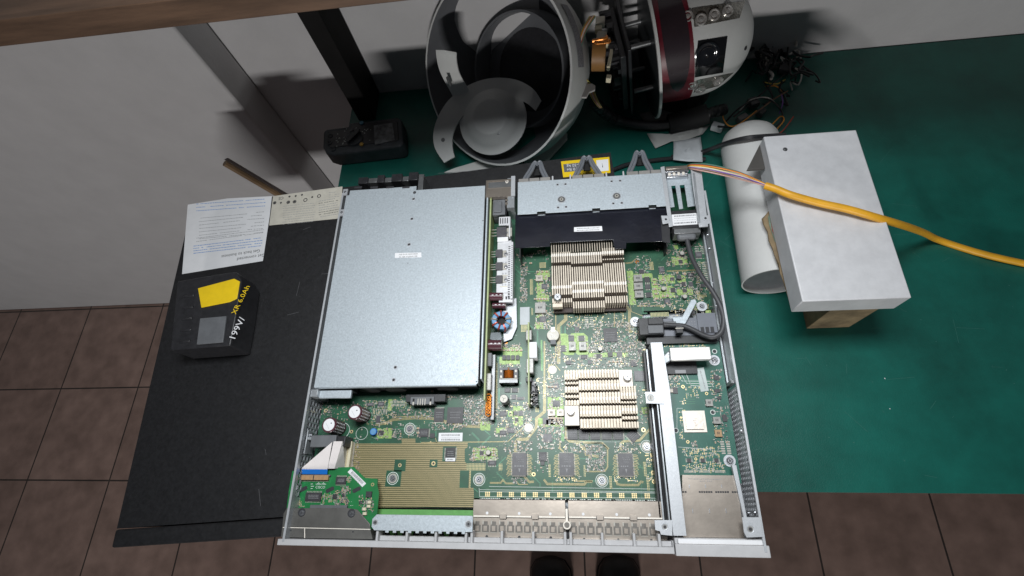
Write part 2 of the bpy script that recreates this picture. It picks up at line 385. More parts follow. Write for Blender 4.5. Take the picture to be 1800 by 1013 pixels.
# cream regulatory sticker
def sticker(pts, z, m, name, par, base): 
    mm = MB(); mm.prism(poly(pts, z), z - 0.18, z, m); return mm
creaml = mat('cream_sticker', (0.56, 0.53, 0.46), 0.5, 0, 0.05, 90)
mm = sticker([(480, 345), (602, 328), (600, 364), (598, 384), (473, 396.5)], 0.25, creaml, 's', ups, bU)
AU = math.pi + A
def row(mm, u0, v0, u1, v1, z, h, m, dens=0.75, wmin=1.2, wmax=4):
    """a line of small unreadable print as dashes"""
    a = W(u0, v0, z); b = W(u1, v1, z); Ld = (b - a).length; dr = (b - a) / Ld; ang = math.atan2(dr.y, dr.x); t = 0
    while t < Ld:
        wd = random.uniform(wmin, wmax)
        if t + wd > Ld: break
        if random.random() < dens + .2:
            c = a + dr * (t + wd / 2); mm.obox(c.x, c.y, wd * .9, h, z, z + .06, m, ang)
        t += wd + .6
for i in range(9):
    v = 352 + i * 4.0; s_ = 0.30
    row(mm, 497, v + 11, 555, v + 5, 0.27, 0.55, inkg)
for i in range(8):
    row(mm, 560, 352 + i * 4 + 2, 596, 347 + i * 4 + 1, 0.27, 0.7, ink if i in (1, 5, 6) else inkg)
for i in range(3): row(mm, 578, 339 + i * 4, 598, 337 + i * 4, 0.27, 0.6, inkg)
for (u, v, r) in ((483, 357, 3.0), (507, 356, 3.2), (518, 355, 3.2), (537, 352, 3.6), (561, 345, 3.4)):
    p = W(u, v, 0); mm.ring(p.x, p.y, r * .55, r * .85, 0.33, ink, 16)
for (u, v) in ((494, 357), (509, 346), (520, 345), (531, 343), (549, 347), (507, 356), (483, 357), (518, 355)):
    p = W(u, v, 0); mm.obox(p.x, p.y, 2.6, 2.6, 0.27, 0.33, ink, A + 0.6); 
mm.text('CE', 6.5, Mflat(494, 348.5, 0.34, AU), ink)
mm.build('regulatory_sticker', ups, base=bU)
# white and blue sticker
mm = sticker([(400, 349), (478, 345), (474, 380), (462, 459), (320, 482), (330, 360)], 0.30, white, 's', ups, bU)
bl = mat('blue_ink', (0.07, 0.24, 0.62), 0.6, 0, 0.03, 50)
for i, v in enumerate((351, 357, 363)): row(mm, 345, v + 8, 468, v - 1, 0.33, 0.8, bl)
for i in range(7): row(mm, 447 - (i % 3) * 6, 374 + i * 6, 469 - i, 372 + i * 6, 0.33, 0.7, inkg); row(mm, 350, 384 + i * 6, 436 - (i * 7) % 20, 376 + i * 6, 0.33, 0.7, inkg)
for i in range(4): row(mm, 340, 433 + i * 4.2, 462, 418 + i * 4.6, 0.33, 0.9, bl)
for i in range(2): row(mm, 345, 419 + i * 6, 464, 404 + i * 5, 0.33, 0.7, inkg)
mm.text('Get connected', 6.6, Mflat(441, 452, 0.34, AU + .04), ink)
mm.text('Get back to business', 6.6, Mflat(423, 446, 0.34, AU + .04), ink)
mm.build('instruction_sticker', ups, base=bU)
# yellow warning sticker on the far right corner
yel = mat('warning_yellow', (0.85, 0.58, 0.01), 0.45, 0, 0.04, 60)
mm = MB(); mm.prism(poly([(986, 284), (1071, 276), (1073, 304), (990, 312)], 0.3), 0.1, 0.3, yel)
mm.prism(poly([(990, 289), (1030, 285), (1031, 299), (992, 303)], 0.4), 0.3, 0.36, greyp)
mm.prism(poly([(1048, 282), (1069, 280), (1070, 300), (1050, 302)], 0.4), 0.3, 0.36, white)
mm.text('18-32 kg', 6, Mflat(1010, 290.5, 0.42, AU), white); mm.text('39-70 lbs', 6, Mflat(1011, 297, 0.42, AU), white)
mm.text('WARNING', 7, Mflat(1035, 305, 0.36, AU), ink); mm.text('!', 9, Mflat(1059, 291, 0.42, AU), ink)
mm.build('warning_sticker', ups, base=bU)

# ---------------------------------------------------------------- power tool battery at the left edge
bp = W(414, 605, 0); bt = thing('tool_battery', 'black and yellow power tool battery pack lying on the black cabinet', 'battery', (bp.x - 25, bp.y + 50, 0.5))
bb = (bp.x - 25, bp.y + 50, 0.5)
mm = MB(); mm.prism(poly([(322, 500), (405, 486), (424, 484), (433, 500), (424, 560), (414, 612), (310, 620)], 30), 1, 40, blackp)
for k in range(5):
    a_ = W(322 - k * 2, 520 + k * 20, 42); mm.obox(a_.x + 7, a_.y, 14, 3, 38, 42, blackp, .1)
mm.build('case', bt, bevel=3.5, base=bb, seg=3)
mm = MB(); mm.prism(poly([(346, 506), (410, 489), (420, 494), (415, 524), (402, 530), (352, 540)], 43), 40.2, 41.4, yel); mm.prism(poly([(352, 560), (398, 556), (392, 602), (346, 606)], 42), 40.2, 42.5, greyp)
ang = math.radians(75)
mm.build('yellow_panel', bt, bevel=.4, base=bb)
mm = MB(); mm.text('199V/', 12, Mflat(417, 578, 43, ang) , white); mm.text('XR 6.0Ah', 9.5, Mflat(423.5, 527, 43.8, ang), yel)
mm.build('lettering', bt, base=bb)

# ================================================================ THE SWITCH
sw = thing('network_switch', 'opened rack network switch with its lid off, showing green circuit boards', 'network switch', (0, 0, 0))
def part(mb, name, par=None, **k): return mb.build(name, par or sw, **k)
ZB = 14.0
XR = 445.0; YB = 405.0
# chassis floor + walls
mm = MB(); mm.box(1, XR - 1, 8, YB, 1.0, 2.5, wallsteel); part(mm, 'base_plate', bevel=.3)
def hexwall(x0, x1, ya, yb, za, zb, pitch, m, solid, hr=.76):
    """sheet wall in the y-z plane with a field of hexagonal holes from ya to yb"""
    mm = MB()
    for (y0, y1) in solid: mm.box(x0, x1, y0, y1, 1.2, 43.2, m)
    mm.box(x0, x1, ya, yb, 1.2, za, m); mm.box(x0, x1, ya, yb, zb, 43.2, m)
    R = pitch / math.sqrt(3) * 1.0
    j = 0; z = za + pitch * .42
    ny = int((yb - ya) / (1.5 * R))
    for i in range(ny + 1):
        yy = ya + R * .9 + i * 1.5 * R
        if yy > yb - R * .6: break
        zz = za + pitch * (.5 if i % 2 else 1.0) - .4
        while zz < zb - pitch * .2:
            o_, n_ = [], []
            for k in range(6):
                t = math.pi / 3 * k
                o_.append((yy + R * math.cos(t), zz + R * math.sin(t))); n_.append((yy + R * hr * math.cos(t), zz + R * hr * math.sin(t)))
            vs = [(x0 + .1, *p) for p in o_] + [(x0 + .1, *p) for p in n_] + [(x1 - .1, *p) for p in o_] + [(x1 - .1, *p) for p in n_]
            fs = []
            for k in range(6):
                l = (k + 1) % 6
                fs += [[k, l, 6 + l, 6 + k], [12 + l, 12 + k, 18 + k, 18 + l], [6 + k, 6 + l, 18 + l, 18 + k]]
            mm.add(vs, fs, m); zz += pitch
    return mm
mm = hexwall(0.2, 1.7, 42, 146, 8, 38, 6.6, wallsteel, [(2, 42), (146, 400)])
mm.box(0.2, 5.0, 2, 400, 43.0, 44.2, wallsteel) if False else mm.box(-0.2, 2.0, 2, 402, 43.2, 44.2, steel2)
part(mm, 'side_wall', bevel=0)
mm = hexwall(XR - 1.7, XR - .2, 24, 150, 6, 40, 5.2, steel2, [(2, 24), (150, 330), (330, 372)], .56)
mm.box(XR - 2.0, XR + .2, 2, 372, 43.2, 44.2, steel2)
part(mm, 'side_wall')
# rivets on the right inner wall
def screw(mb, x, y, z, r=2.6, h=1.6, ringr=0, m=chrome, silkm=None):
    mb.disc(x, y, r, z, z + h * .5, m, 20); mb.disc(x, y, r * .8, z + h * .5, z + h, m, 20, r1=r * .55)
    mb.obox(x, y, r * .9, r * .22, z + h, z + h + .05, ink, .6); mb.obox(x, y, r * .22, r * .9, z + h, z + h + .06, ink, .6)
    if ringr:
        mb.ring(x, y, r * 1.05, r * 1.5, z + .12, tin); mb.ring(x, y, ringr * .9, ringr, z + .1, silk)
def hole(mb, u, v, z, r=1.4, lip=True):
    p = W(u, v, z)
    mb.disc(p.x, p.y, r, z, z + .12, ink, 14)
    if lip: mb.torus(p.x, p.y, z + .05, r * 1.25, r * .3, steel2, 18, 6)
# rear wall pieces
mm = MB(); mm.box(190, 222, 396, 404, 2.5, 43, darksteel); mm.box(2, 190, 402, 405, 2.5, 34, darksteel); part(mm, 'rear_wall')

# --- power supply housing
psu = thing_psu = MB(); psu.box(8, 183, 158, 400, 3, 42.4, darksteel); part(psu, 'power_supply_case', bevel=.5)
mm = MB(); mm.prism([(6, 151.5), (184.5, 151.5), (186, 153), (186, 399), (98, 399), (98, 405), (10, 405), (10, 398), (6, 398)], 42.9, 44.1, steel)
mm.box(6.2, 184.3, 151.0, 152.3, 38.5, 43.4, steel); mm.box(185.0, 186.6, 153, 399, 30, 43.9, darksteel)
mm.box(185.4, 186.8, 153, 399, 43.0, 43.6, blackdeep)
for i in range(26):
    x_, y_ = random.uniform(20, 175), random.uniform(165, 390); mm.obox(x_, y_, random.choice((.6, 1, 3, 8)), .22, 44.1, 44.16, steel2, random.uniform(0, 3))
lid = part(mm, 'power_supply_cover', bevel=.5)
mm = MB()
for (u, v, r) in ((727, 350, 1.5), (724, 385, 1.5), (719, 430, 1.6), (695, 646, 1.5), (692, 668, 1.5), (717, 463, .5), (837.5, 671, .7), (849, 388, .6), (843, 400, .3)): hole(mm, u, v, 44.15, r, r > 1)
p = W(729, 339, 44.1); screw(mm, p.x, p.y, 44.15, 2.0, 1.0)
mm.build('cover_screws_and_holes', lid)
mm = MB(); mm.prism(poly([(694.5, 445), (740.5, 444), (741, 452.5), (694, 453.5)], 44.35), 44.15, 44.35, white)
mm.text('800-104697 01 REV A0', 2.35, Mflat(717.5, 451.2, 44.4, math.pi), ink); mm.text('FOXCONN 10-16-2021', 2.35, Mflat(717.5, 447, 44.4, math.pi), ink)
mm.build('sticker', lid)
# rear latches of the power supplies
mm = MB()
for (u0, v0, u1, v1, m2) in ((632, 315, 648, 326, blackp), (665, 311, 677, 324, blackp), (690, 309, 708, 322, blackp), (720, 306, 736, 320, blackp), (648, 314, 665, 322, darksteel), (677, 313, 691, 321, darksteel), (708, 311, 720, 319, darksteel)):
    x0, x1, y0, y1 = rect(u0, v0, u1, v1, 30); mm.box(x0, x1, y0, y1, 10, 34 if m2 is blackp else 31, m2)
x0, x1, y0, y1 = rect(736, 308, 745, 332, 38); mm.box(x0, x1, 400, y1, 6, 40, darksteel)
for u in (629, 657, 685, 713):
    x0, x1, y0, y1 = rect(u - 6, 328, u + 7, 331, 44.3); mm.box(x0, x1, y0, y1, 44.15, 44.3, ink)
part(mm, 'power_supply_latch', bevel=.6)
# left flange strip + clips
mm = MB()
for (u, v) in ((607, 338), (601, 374)):
    p = W(u, v, 44); mm.obox(p.x, p.y, 6, 9, 42, 44.4, steel2); screw(mm, p.x, p.y, 44.4, 1.6, .8)
part(mm, 'wall_clip', bevel=.3)
# --- front dull block and bracket near the cover
x0, x1, y0, y1 = rect(561, 686, 617, 700, 37); mm = MB(); mm.box(x0, x1, y0, y1, 33, 37, steel); part(mm, 'metal_block', bevel=.8)
mm = MB(); mm.box(2.2, 44, 150, 158, 15, 33, darksteel); mm.box(60, 182, 153, 158, 14.3, 38, blackp)
for cx in (62, 92, 150): mm.cyl((cx, 152.5, 26), (cx, 150.5, 26), 12, 11, blackdeep, 24)
part(mm, 'fan_housing', bevel=.4)
x0, x1, y0, y1 = rect(722, 698, 763, 711, 26); mm = MB(); mm.box(x0 - 6, x1 + 12, y0 + 3, y1 + 3, 14.2, 25, blackp)
mm.box(x0, x1, y0, y1, 14.2, 27, greyp)
for i in range(4): mm.box(x0 + 8 + i * 2.6, x0 + 9.2 + i * 2.6, y0 - 1, y0 + 6, 26.5, 27.5, tin)
for xx in (x0 + 3.5, x1 - 3.5): mm.box(xx - 1, xx + 1, y0 - 1, y0 + 2.5, 26.9, 27.5, tin); mm.box(xx - 1, xx + 1, y0 + 3, y0 + 6, 26.9, 27.3, blackdeep)
part(mm, 'power_connector', bevel=.3)

# ================================================================ MAIN BOARD
mb = MB()
xr_front = W(1160, 870, ZB).x
outline = [(3, 43), (xr_front, 43), (xr_front, 238), (XR - 4, 238), (XR - 4, 398), (190, 398), (190, 220), (3, 220)]
mb.prism(outline, ZB - 1.6, ZB, pcb)
board = part(mb, 'main_board')
def sub(mm, name, par=None, **k): return mm.build(name, par or board, **k)
# light green band at the front of the board
x0, x1, y0, y1 = rect(640, 896, 832, 908, ZB); mm = MB(); mm.box(x0, x1, y0 - 8, y1, ZB - 4, ZB + .15, lime2)
sub(mm, 'board_edge_strip')
# via field
zv = ZB + 0.12
mm = MB(); mm.prism(poly([(623, 780), (706, 780), (706, 771), (730, 771), (730, 779), (822, 779), (822, 786), (817, 790), (817, 812), (822, 816), (852, 816), (852, 827), (834, 827), (832, 856), (834, 892), (628, 892), (612, 870), (612, 800)], zv), ZB + .02, zv, viafield)
sub(mm, 'via_field')
# islands of plain board in the field
mm = MB(); zi = ZB + .24
for r_ in ((678, 827, 705, 856), (693, 808, 713, 829), (755, 808, 769, 822), (778, 785, 802, 811), (808, 827, 824, 858), (828, 827, 860, 858)):
    x0, x1, y0, y1 = rect(*r_, zi); mm.box(x0, x1, y0, y1, ZB + .05, zi, pcb)
sub(mm, 'mask_island')
# lime copper pours
mm = MB(); zl = ZB + .16
POUR = [(943.5, 475.8, 967, 493), (943.5, 497, 957, 518.5), (942.7, 518.5, 965, 530), (941, 566, 955, 578.5), (943, 553, 954, 559),
 (1104, 476, 1115.5, 536.6), (1115, 481, 1147, 489), (1146, 489, 1157, 526), (1158, 483, 1186, 499), (1158, 503, 1186, 524), (1190, 508, 1218, 519), (1181, 451, 1208, 466), (1185, 431, 1192, 438),
 (986, 586, 1034, 624), (1034, 620, 1104, 628), (884, 610, 918, 627), (878, 627, 913.5, 641), (963, 698, 991, 747), (843.7, 741, 862, 757), (902, 714, 919.5, 749), (870, 752, 890, 762), (831, 787, 874.5, 809),
 (663, 753, 689, 771), (682, 702, 689, 722), (946, 735, 990, 750), (1128, 716, 1140, 728), (893, 722, 903, 733), (1190, 484, 1205, 497), (1208, 538, 1226, 546), (1240, 545, 1250, 552)]
for r_ in POUR:
    x0, x1, y0, y1 = rect(*r_, zl); e = min(x1 - x0, y1 - y0) * .18
    # notched outline so the pours do not read as plain rectangles
    pts = [(x0, y0 + e), (x0 + e, y0), (x0 + (x1-x0)*.45, y0), (x0 + (x1-x0)*.5, y0 + e*.7), (x0 + (x1-x0)*.6, y0), (x1, y0), (x1, y1 - e), (x1 - e, y1), (x0 + (x1-x0)*.4, y1), (x0 + (x1-x0)*.33, y1 - e*.8), (x0 + (x1-x0)*.2, y1), (x0, y1)]
    mm.prism(pts, ZB + .02, zl, lime)
for r_ in ((950.6, 598, 953.7, 652), (986, 747, 991.5, 776)):
    x0, x1, y0, y1 = rect(*r_, zl); mm.box(x0, x1, y0, y1, ZB + .02, zl, lime2)
sub(mm, 'copper_pour')
# trace bundles
mm = MB(); zt = ZB + .14
def bundle(pts, wpx, n, m=trace, fill=.62):
    P = [W(u, v, zt) for u, v in pts]
    k = (W(pts[0][0] + 1, pts[0][1], zt) - P[0]).length; wd = wpx * k
    # offset polylines
    for i in range(n):
        off = (i - (n - 1) / 2) * wd / n; Q = []
        for j, p in enumerate(P):
            d0 = (P[j] - P[j - 1]).normalized() if j else (P[1] - P[0]).normalized()
            d1 = (P[j + 1] - P[j]).normalized() if j < len(P) - 1 else d0
            n0 = Vector((-d0.y, d0.x)); nn = n0 + Vector((-d1.y, d1.x)); nn.normalize()
            Q.append(p + nn * off / max(.4, nn.dot(n0)))
        mm.strip(Q, wd / n * fill, zt, m)
BUN = [([(957.4, 668), (957, 724), (943, 736), (943, 750.5), (927, 772), (910, 772.7), (906, 779), (906, 795)], 5, 4),
 ([(872, 638), (872, 716), (843, 739.5), (843, 750.5), (817, 749), (760, 736), (728, 735), (690, 738), (678, 744), (660, 747)], 4.5, 4),
 ([(740, 778), (820, 777.4), (892.6, 776.6), (922, 749), (935, 738)], 2, 1),
 ([(994, 543), (994.4, 562), (982, 573), (982, 640)], 6, 5), ([(977, 543), (977, 600), (977, 625), (962, 655)], 2, 1), ([(957, 668), (957, 600)], 3, 3), ([(965, 668), (965, 640)], 3, 2),
 ([(1148, 700), (1148, 723), (1146, 750), (1124, 774.5), (1096, 776), (1091, 780), (1091, 792)], 4, 3),
 ([(994.7, 751), (994.7, 770), (1001, 776), (1026, 777.7), (1058, 778.5), (1070, 790)], 4, 3), ([(1019, 540), (1019, 560), (1000, 575)], 2, 1),
 ([(1092, 531), (1099.5, 536.6), (1106.6, 545.5), (1106.6, 570), (1108, 585)], 5, 4), ([(1099.5, 463), (1110, 462), (1119, 455)], 3, 2),
 ([(1172, 477), (1216.8, 475), (1230, 475)], 3, 2), ([(1120, 538), (1137, 538), (1167, 537.5)], 3, 2), ([(1108, 537), (1110, 548), (1130, 556)], 1.5, 1),
 ([(861, 849), (880, 849), (884, 844), (889.5, 850), (904, 850)], 3, 2), ([(921, 837), (930.6, 847.7), (938.5, 847)], 4, 3), ([(908, 846), (911.6, 851.6), (928, 851.6)], 2, 1),
 ([(956, 843), (962, 851), (1019, 851.6), (1027, 851.8), (1031, 847), (1041, 847)], 4, 3), ([(1007, 838), (1015, 846), (1042, 846)], 3, 2),
 ([(1082.7, 844), (1085, 851), (1090.6, 852.8), (1122, 852.8), (1127, 847), (1131, 848)], 4, 3),
 ([(1015.5, 779.7), (1027, 787.6), (1030, 799.5), (1052, 803)], 4, 3), ([(1033, 779), (1057, 779), (1068, 788.6), (1068, 821), (1063, 829), (1030, 829)], 2.5, 2),
 ([(984, 775), (984, 788), (992, 796)], 3, 2), ([(1040, 556), (1040, 548), (1054, 543), (1064, 538)], 1.5, 1), ([(1080, 545), (1080, 575)], 2, 2), ([(1095, 548), (1095, 565), (1090, 572)], 2, 2),
 ([(960, 650), (975, 640), (985, 652)], 1.5, 1), ([(765, 770), (768, 778), (745, 780)], 1.5, 1), ([(690, 733), (760, 731)], 2, 1), ([(840, 735), (852, 715), (858, 700)], 3, 2)]
for b_ in BUN: bundle(*b_)
for (cx, cy, sgn) in ((913, 817, 1), (996, 817, 1), (1100, 817, 1)):   # curled fan-out beside the port chips
    for s_ in (-1, 1):
        for i in range(13):
            v = cy - 17 + i * 2.9; L_ = 8 + (i % 3)
            bundle([(cx + s_ * 13, v), (cx + s_ * (13 + L_ * .6), v), (cx + s_ * (13 + L_), v + 1.6 + i * .12)], 1.1, 1, trace, .9)
sub(mm, 'trace_bundle')
mm = MB(); zt = ZB + .10
for i in range(240):                                                     # fine green routing
    u = random.uniform(650, 1240); v = random.uniform(440, 860)
    if u < 860 and v < 700: continue
    if u > 1140 and v > 550: continue
    a = random.choice((0, 1, 2, 3)); l = random.uniform(8, 26); dx, dy = ((l, 0), (0, l), (l * .7, l * .7), (l * .7, -l * .7))[a]
    bundle([(u, v), (u + dx, v + dy), (u + dx + random.choice((0, 8)), v + dy + random.choice((0, 7)))], random.choice((.8, 2.2, 3)), random.choice((1, 2, 3)), trace2)
sub(mm, 'green_trace')
zt = ZB + .14
# gold dot arrays
mm = MB(); zg = ZB + .2
for r_ in ((948, 461, 960, 471), (931, 491, 937, 518), (934, 542, 937, 554), (916, 571, 928, 584), (1142, 460, 1149, 475), (1143, 549, 1176, 557), (1225, 511, 1231, 527), (1231, 518, 1242, 522), (820, 815, 853, 827), (876, 815.5, 883, 827), (825.5, 827, 832, 857),
   (964, 816, 968, 839), (1071.5, 837, 1075.5, 860), (1131, 812, 1136, 838), (1137, 838, 1141, 862), (1026, 818, 1029, 838), (941, 716, 947, 725), (1152, 640, 1156, 660)):
    x0, x1, y0, y1 = rect(*r_, zg); mm.box(x0, x1, y0, y1, ZB + .05, zg, dotgold)
sub(mm, 'gold_pad_array')
mm = MB()
for u in (857, 878, 899, 920, 941, 962, 984, 1005.5, 1027, 1048.7, 1070.8, 1092.8, 1115, 1137.6):
    v = 869 + (u - 857) * .0095; c = W(u, v, ZB)
    for i in (-1, 0, 1):
        for j in (-1, 0, 1): mm.disc(c.x + i * 1.8, c.y + j * 1.6, .78, ZB + .05, ZB + .3, gold, 8)
sub(mm, 'port_pads')
# silkscreen frame + tiny lettering row
mm = MB(); zs = ZB + .18
def sl(pts, wd=.35): mm.strip([W(u, v, zs) for u, v in pts], wd, zs, silk)
sl([(842, 855), (1153, 860), (1154, 876), (843, 873), (842, 855)]); sl([(843, 861), (1153, 865)]); sl([(843, 864.5), (1153, 867)])
row(mm, 838, 876, 1158, 880, zs, .8, silk, .55, .8, 2)
for r_ in ((1004, 777, 1090, 777), (1031, 812, 1060, 812)): sl([(r_[0], r_[1]), (r_[2], r_[3])], .25)
for (u, v, r) in ((636, 762, 6.8), (602, 757, 8.4)): c = W(u, v, zs); mm.ring(c.x, c.y, r * .94, r, zs, silk)
for (u, v) in ((636, 755), (634, 768)): c = W(u, v, zs); mm.disc(c.x, c.y, .9, ZB, zs + .1, tin, 10)
for i in range(150):
    u = random.uniform(640, 1235); v = random.uniform(455, 850)
    if (u < 880 and v < 705) or (u > 1140 and v > 545): continue
    if 625 < u < 822 and v > 772: continue
    c = W(u, v, zs); row(mm, u, v, u + random.uniform(4, 9), v, zs, .5, silk, .7, .4, 1.2)
sub(mm, 'silkscreen')
# screw heads on the board
for (u, v) in ((690, 841), (842, 843), (720, 754), (929, 752), (1137, 785), (1058, 845), (971, 650), (656, 762)):
    if (u, v) == (656, 762): continue
    p = W(u, v, ZB + 1); mm = MB(); screw(mm, p.x, p.y, ZB + .3, 3.2, 2.2, 6.3 if u != 971 else 4.6); sub(mm, 'board_screw')
# vias with copper ring
mm = MB()
for (u, v, r) in ((703, 818, 1.9), (762, 815, 2.2), (618, 759, 1.9), (938, 834, 2.0), (1131, 756, 2.2), (1120, 461, 2.0), (889, 602, 2.0), (1148, 831, 2.0), (1150, 847, 2.2), (573, 722, 2.2), (757, 777, .8), (1148, 800, 1.2)):
    p = W(u, v, ZB); mm.ring(p.x, p.y, r * .5, r, ZB + .3, copper if v < 700 else gold); mm.disc(p.x, p.y, r * .5, ZB, ZB + .28, ink, 12)
sub(mm, 'test_point')

# ---- chips
def ic(u0, v0, u1, v1, h=1.4, pins='', n=8, m=epoxy, name='chip', z=ZB, par=None, ang=0, mark=True):
    x0, x1, y0, y1 = rect(u0, v0, u1, v1, z + h); mm = MB(); cx, cy, wd, dp = (x0 + x1) / 2, (y0 + y1) / 2, x1 - x0, y1 - y0
    mm.obox(cx, cy, wd, dp, z + .25, z + h, m, ang)
    c, q = math.cos(ang), math.sin(ang)
    def tr(a, b): return cx + c * a - q * b, cy + q * a + c * b
    if 'h' in pins:
        for i in range(n):
            b = -dp / 2 + dp * (i + .5) / n
            for s_ in (-1, 1): X, Y = tr(s_ * (wd / 2 + .7), b); mm.obox(X, Y, 1.6, dp / n * .5, z + .1, z + .45, tin, ang)
    if 'v' in pins:
        for i in range(n):
            a = -wd / 2 + wd * (i + .5) / n
            for s_ in (-1, 1): X, Y = tr(a, s_ * (dp / 2 + .7)); mm.obox(X, Y, wd / n * .5, 1.6, z + .1, z + .45, tin, ang)
    if mark and wd > 6:
        for k in range(3):
            t = -wd * .3
            while t < wd * .3:
                l = random.uniform(.5, 1.4); X, Y = tr(t + l / 2, dp * (.18 - k * .17)); mm.obox(X, Y, l, .45, z + h, z + h + .04, inkg, ang); t += l + .35
    return mm.build(name, par or board, bevel=.12 if wd > 5 else 0, seg=1)
ic(1061, 577, 1085, 601, 1.6, '', m=epoxy); ic(786, 716, 814, 744, 1.8); ic(763, 718, 780, 741, 1.6, 'v', 9)
ic(1115, 652, 1133, 670, 1.4, m=epoxyp); ic(1109, 633, 1119, 644, 1.2)
for k, u in enumerate((1006.5, 1026, 1046, 1066.5, 1086.5)): ic(u - 8.5, 755, u + 8.5, 773, 1.2, 'h', 9, name='memory_chip')
ic(1104, 757, 1122, 775, 1.2, 'h', 8, name='memory_chip', ang=math.radians(40))
for k, (u, v) in enumerate(((913, 816.5), (996, 816.5), (1100, 817))):
    o = ic(u - 12.5, v - 19.5, u + 12.5, v + 19.5, 3.0, 'h', 16, m=epoxyp, name='port_transformer', mark=False)
    mm = MB(); c = W(u, v, ZB + 3.1)
    x0, x1, y0, y1 = rect(u - 13.5, v - 20.5, u + 13.5, v + 20.5, ZB + 3)
    for s_ in (y0, y1): 
        for i in range(14): mm.box(x0 + 1 + i * (x1 - x0 - 2) / 14, x0 + 1.5 + i * (x1 - x0 - 2) / 14, s_ - .5, s_ + .5, ZB + 1.2, ZB + 3.02, tin)
    for k2 in range(3): row(mm, u - 6 + k2 * 1, v - 13 + k2 * 4.2, u + 8, v - 13 + k2 * 4.2, ZB + 3.05, .5, inkg, .7, .5, 1.6)
    row(mm, u - 9, v + 3, u + 9, v + 3, ZB + 3.05, 1.2, inkg, .9, 1.2, 2.4)
    mm.add([(c.x - 1, c.y - 4, ZB + 3.1), (c.x + 1, c.y - 4, ZB + 3.1), (c.x, c.y - 8, ZB + 3.1)], [[0, 2, 1]], inkg)
    mm.build('chip_marking', o)
CH = [(909, 698, 920, 703, 1.2), (1010, 574.5, 1018, 582.5), (999, 590, 1009, 600), (1017, 590, 1027, 600), (986, 607, 994, 618.5), (1021, 624, 1032, 631), (995, 633.5, 1004, 641), (1033, 633, 1039, 640), (1048, 622, 1056, 630), (1068, 619, 1077, 627), (1084, 619, 1094, 627), (1121, 614, 1128, 620),
 (973, 674.5, 982, 683.5), (971.5, 704, 984, 715), (955, 763, 970, 777), (947, 795, 961, 811), (954, 735, 964, 746), (736, 753.5, 753, 768), (756, 762, 764, 770), (665, 757, 674, 765), (661, 731, 668, 743), (645, 708, 656, 714), (664, 707, 675, 714),
 (952, 499, 962, 508), (948.5, 556, 960, 566), (963, 487, 969, 493), (1123, 474, 1132, 481), (1133, 487, 1142, 496), (1134, 500, 1143, 508), (1136, 514, 1145, 523), (1158, 470, 1168, 479), (1193, 457, 1200, 463), (1195, 445, 1203, 452), (1222, 443, 1234, 453), (1209, 480, 1219, 487), (1198, 496, 1205, 503),
 (1211, 496, 1218, 503), (1179, 506, 1187, 514), (1178, 488, 1185, 493), (1200, 508, 1207, 514), (1168, 525, 1178, 534), (1232, 499, 1240, 505), (887, 682, 897, 690), (900, 682, 910, 690), (899, 694, 907, 702), (878, 723, 890, 732), (903, 723, 910, 730), (911, 722, 919, 731), (905, 735, 911, 741), (892, 752, 904, 761),
 (878, 757, 890, 765), (843, 793, 850, 800), (858, 810, 872, 818), (950, 810, 957, 818), (960, 738, 968, 746), (1212, 545, 1222, 553), (930, 705, 940, 713)]
for c_ in CH:
    pins = random.choice(('h', 'v', '')); ic(*c_[:4], c_[4] if len(c_) > 4 else 1.2, pins, max(3, int((c_[2] - c_[0]) / 2.4)), name='small_chip', m=random.choice((epoxy, epoxyp)))
ic(783, 787, 800, 808, 1.6, 'h', 9, m=blackp); 
mm = MB(); x0, x1, y0, y1 = rect(783, 805, 800, 811, ZB + 1.7); mm.box(x0, x1, y0, y1, ZB + .5, ZB + 1.75, white); row(mm, 786, 808, 798, 808, ZB + 1.8, 1.2, ink, .9, .6, 1.2); sub(mm, 'chip_sticker')
for (u, v, s_) in ((870, 627, 1), (886, 628.5, 1), (893.5, 628.5, 1), (901.5, 628.5, 1), (909.5, 628.5, 1)):
    if s_ and u > 880: ic(u - 3.2, v - 4, u + 3.2, v + 4, 2.6, name='choke', m=epoxy, mark=False)
# inductors
def inductor(u0, v0, u1, v1, h=4, m=ferrite, par=None, z=ZB):
    x0, x1, y0, y1 = rect(u0, v0, u1, v1, z + h); mm = MB(); mm.box(x0, x1, y0, y1, z + .3, z + h, m)
    mm.box(x0 - .5, x1 + .5, y0 + 1, y0 + 2.4, z + .2, z + 1.2, tin)
    for k in range(3): mm.box(x0 + (x1 - x0) * (.3 + .15 * k), x0 + (x1 - x0) * (.38 + .15 * k), (y0 + y1) / 2 - 1, (y0 + y1) / 2 + 1.4, z + h, z + h + .04, ink)
    return mm.build('inductor', par or board, bevel=.5)
for r_ in ((1114, 483, 1129, 495), (1114.5, 497, 1130, 509), (1116, 511, 1131, 523), (1000, 601, 1012, 616), (1018, 601, 1030.5, 616)): inductor(*r_, h=6, m=ferrite)
inductor(940.5, 532, 959, 550, 5); inductor(942, 484, 954, 494, 3.5, ferrite2); inductor(963, 720, 975.5, 731, 4, ferrite2); inductor(979, 720, 991, 731, 4, ferrite2)
def radial(u, v, r, h, sleeve, top, name='small_capacitor', z=ZB, n=20):
    """u,v: photo position of the top"""
    c = W(u, v, z + h); mm = MB(); mm.disc(c.x, c.y, r, z + .2, z + h, sleeve, n); mm.disc(c.x, c.y, r * .86, z + h - .1, z + h + .25, top, n)
    return mm.build(name, board)
for (u, v) in ((1194, 487), (1166.5, 507), (1204, 521), (1199, 445), (858, 795.5), (1055, 613)): radial(u, v, 2.6, 5, greyp, tin if u != 1194 else epoxyp)
radial(656, 759, 3.6, 4.5, bluep, toroidblue)
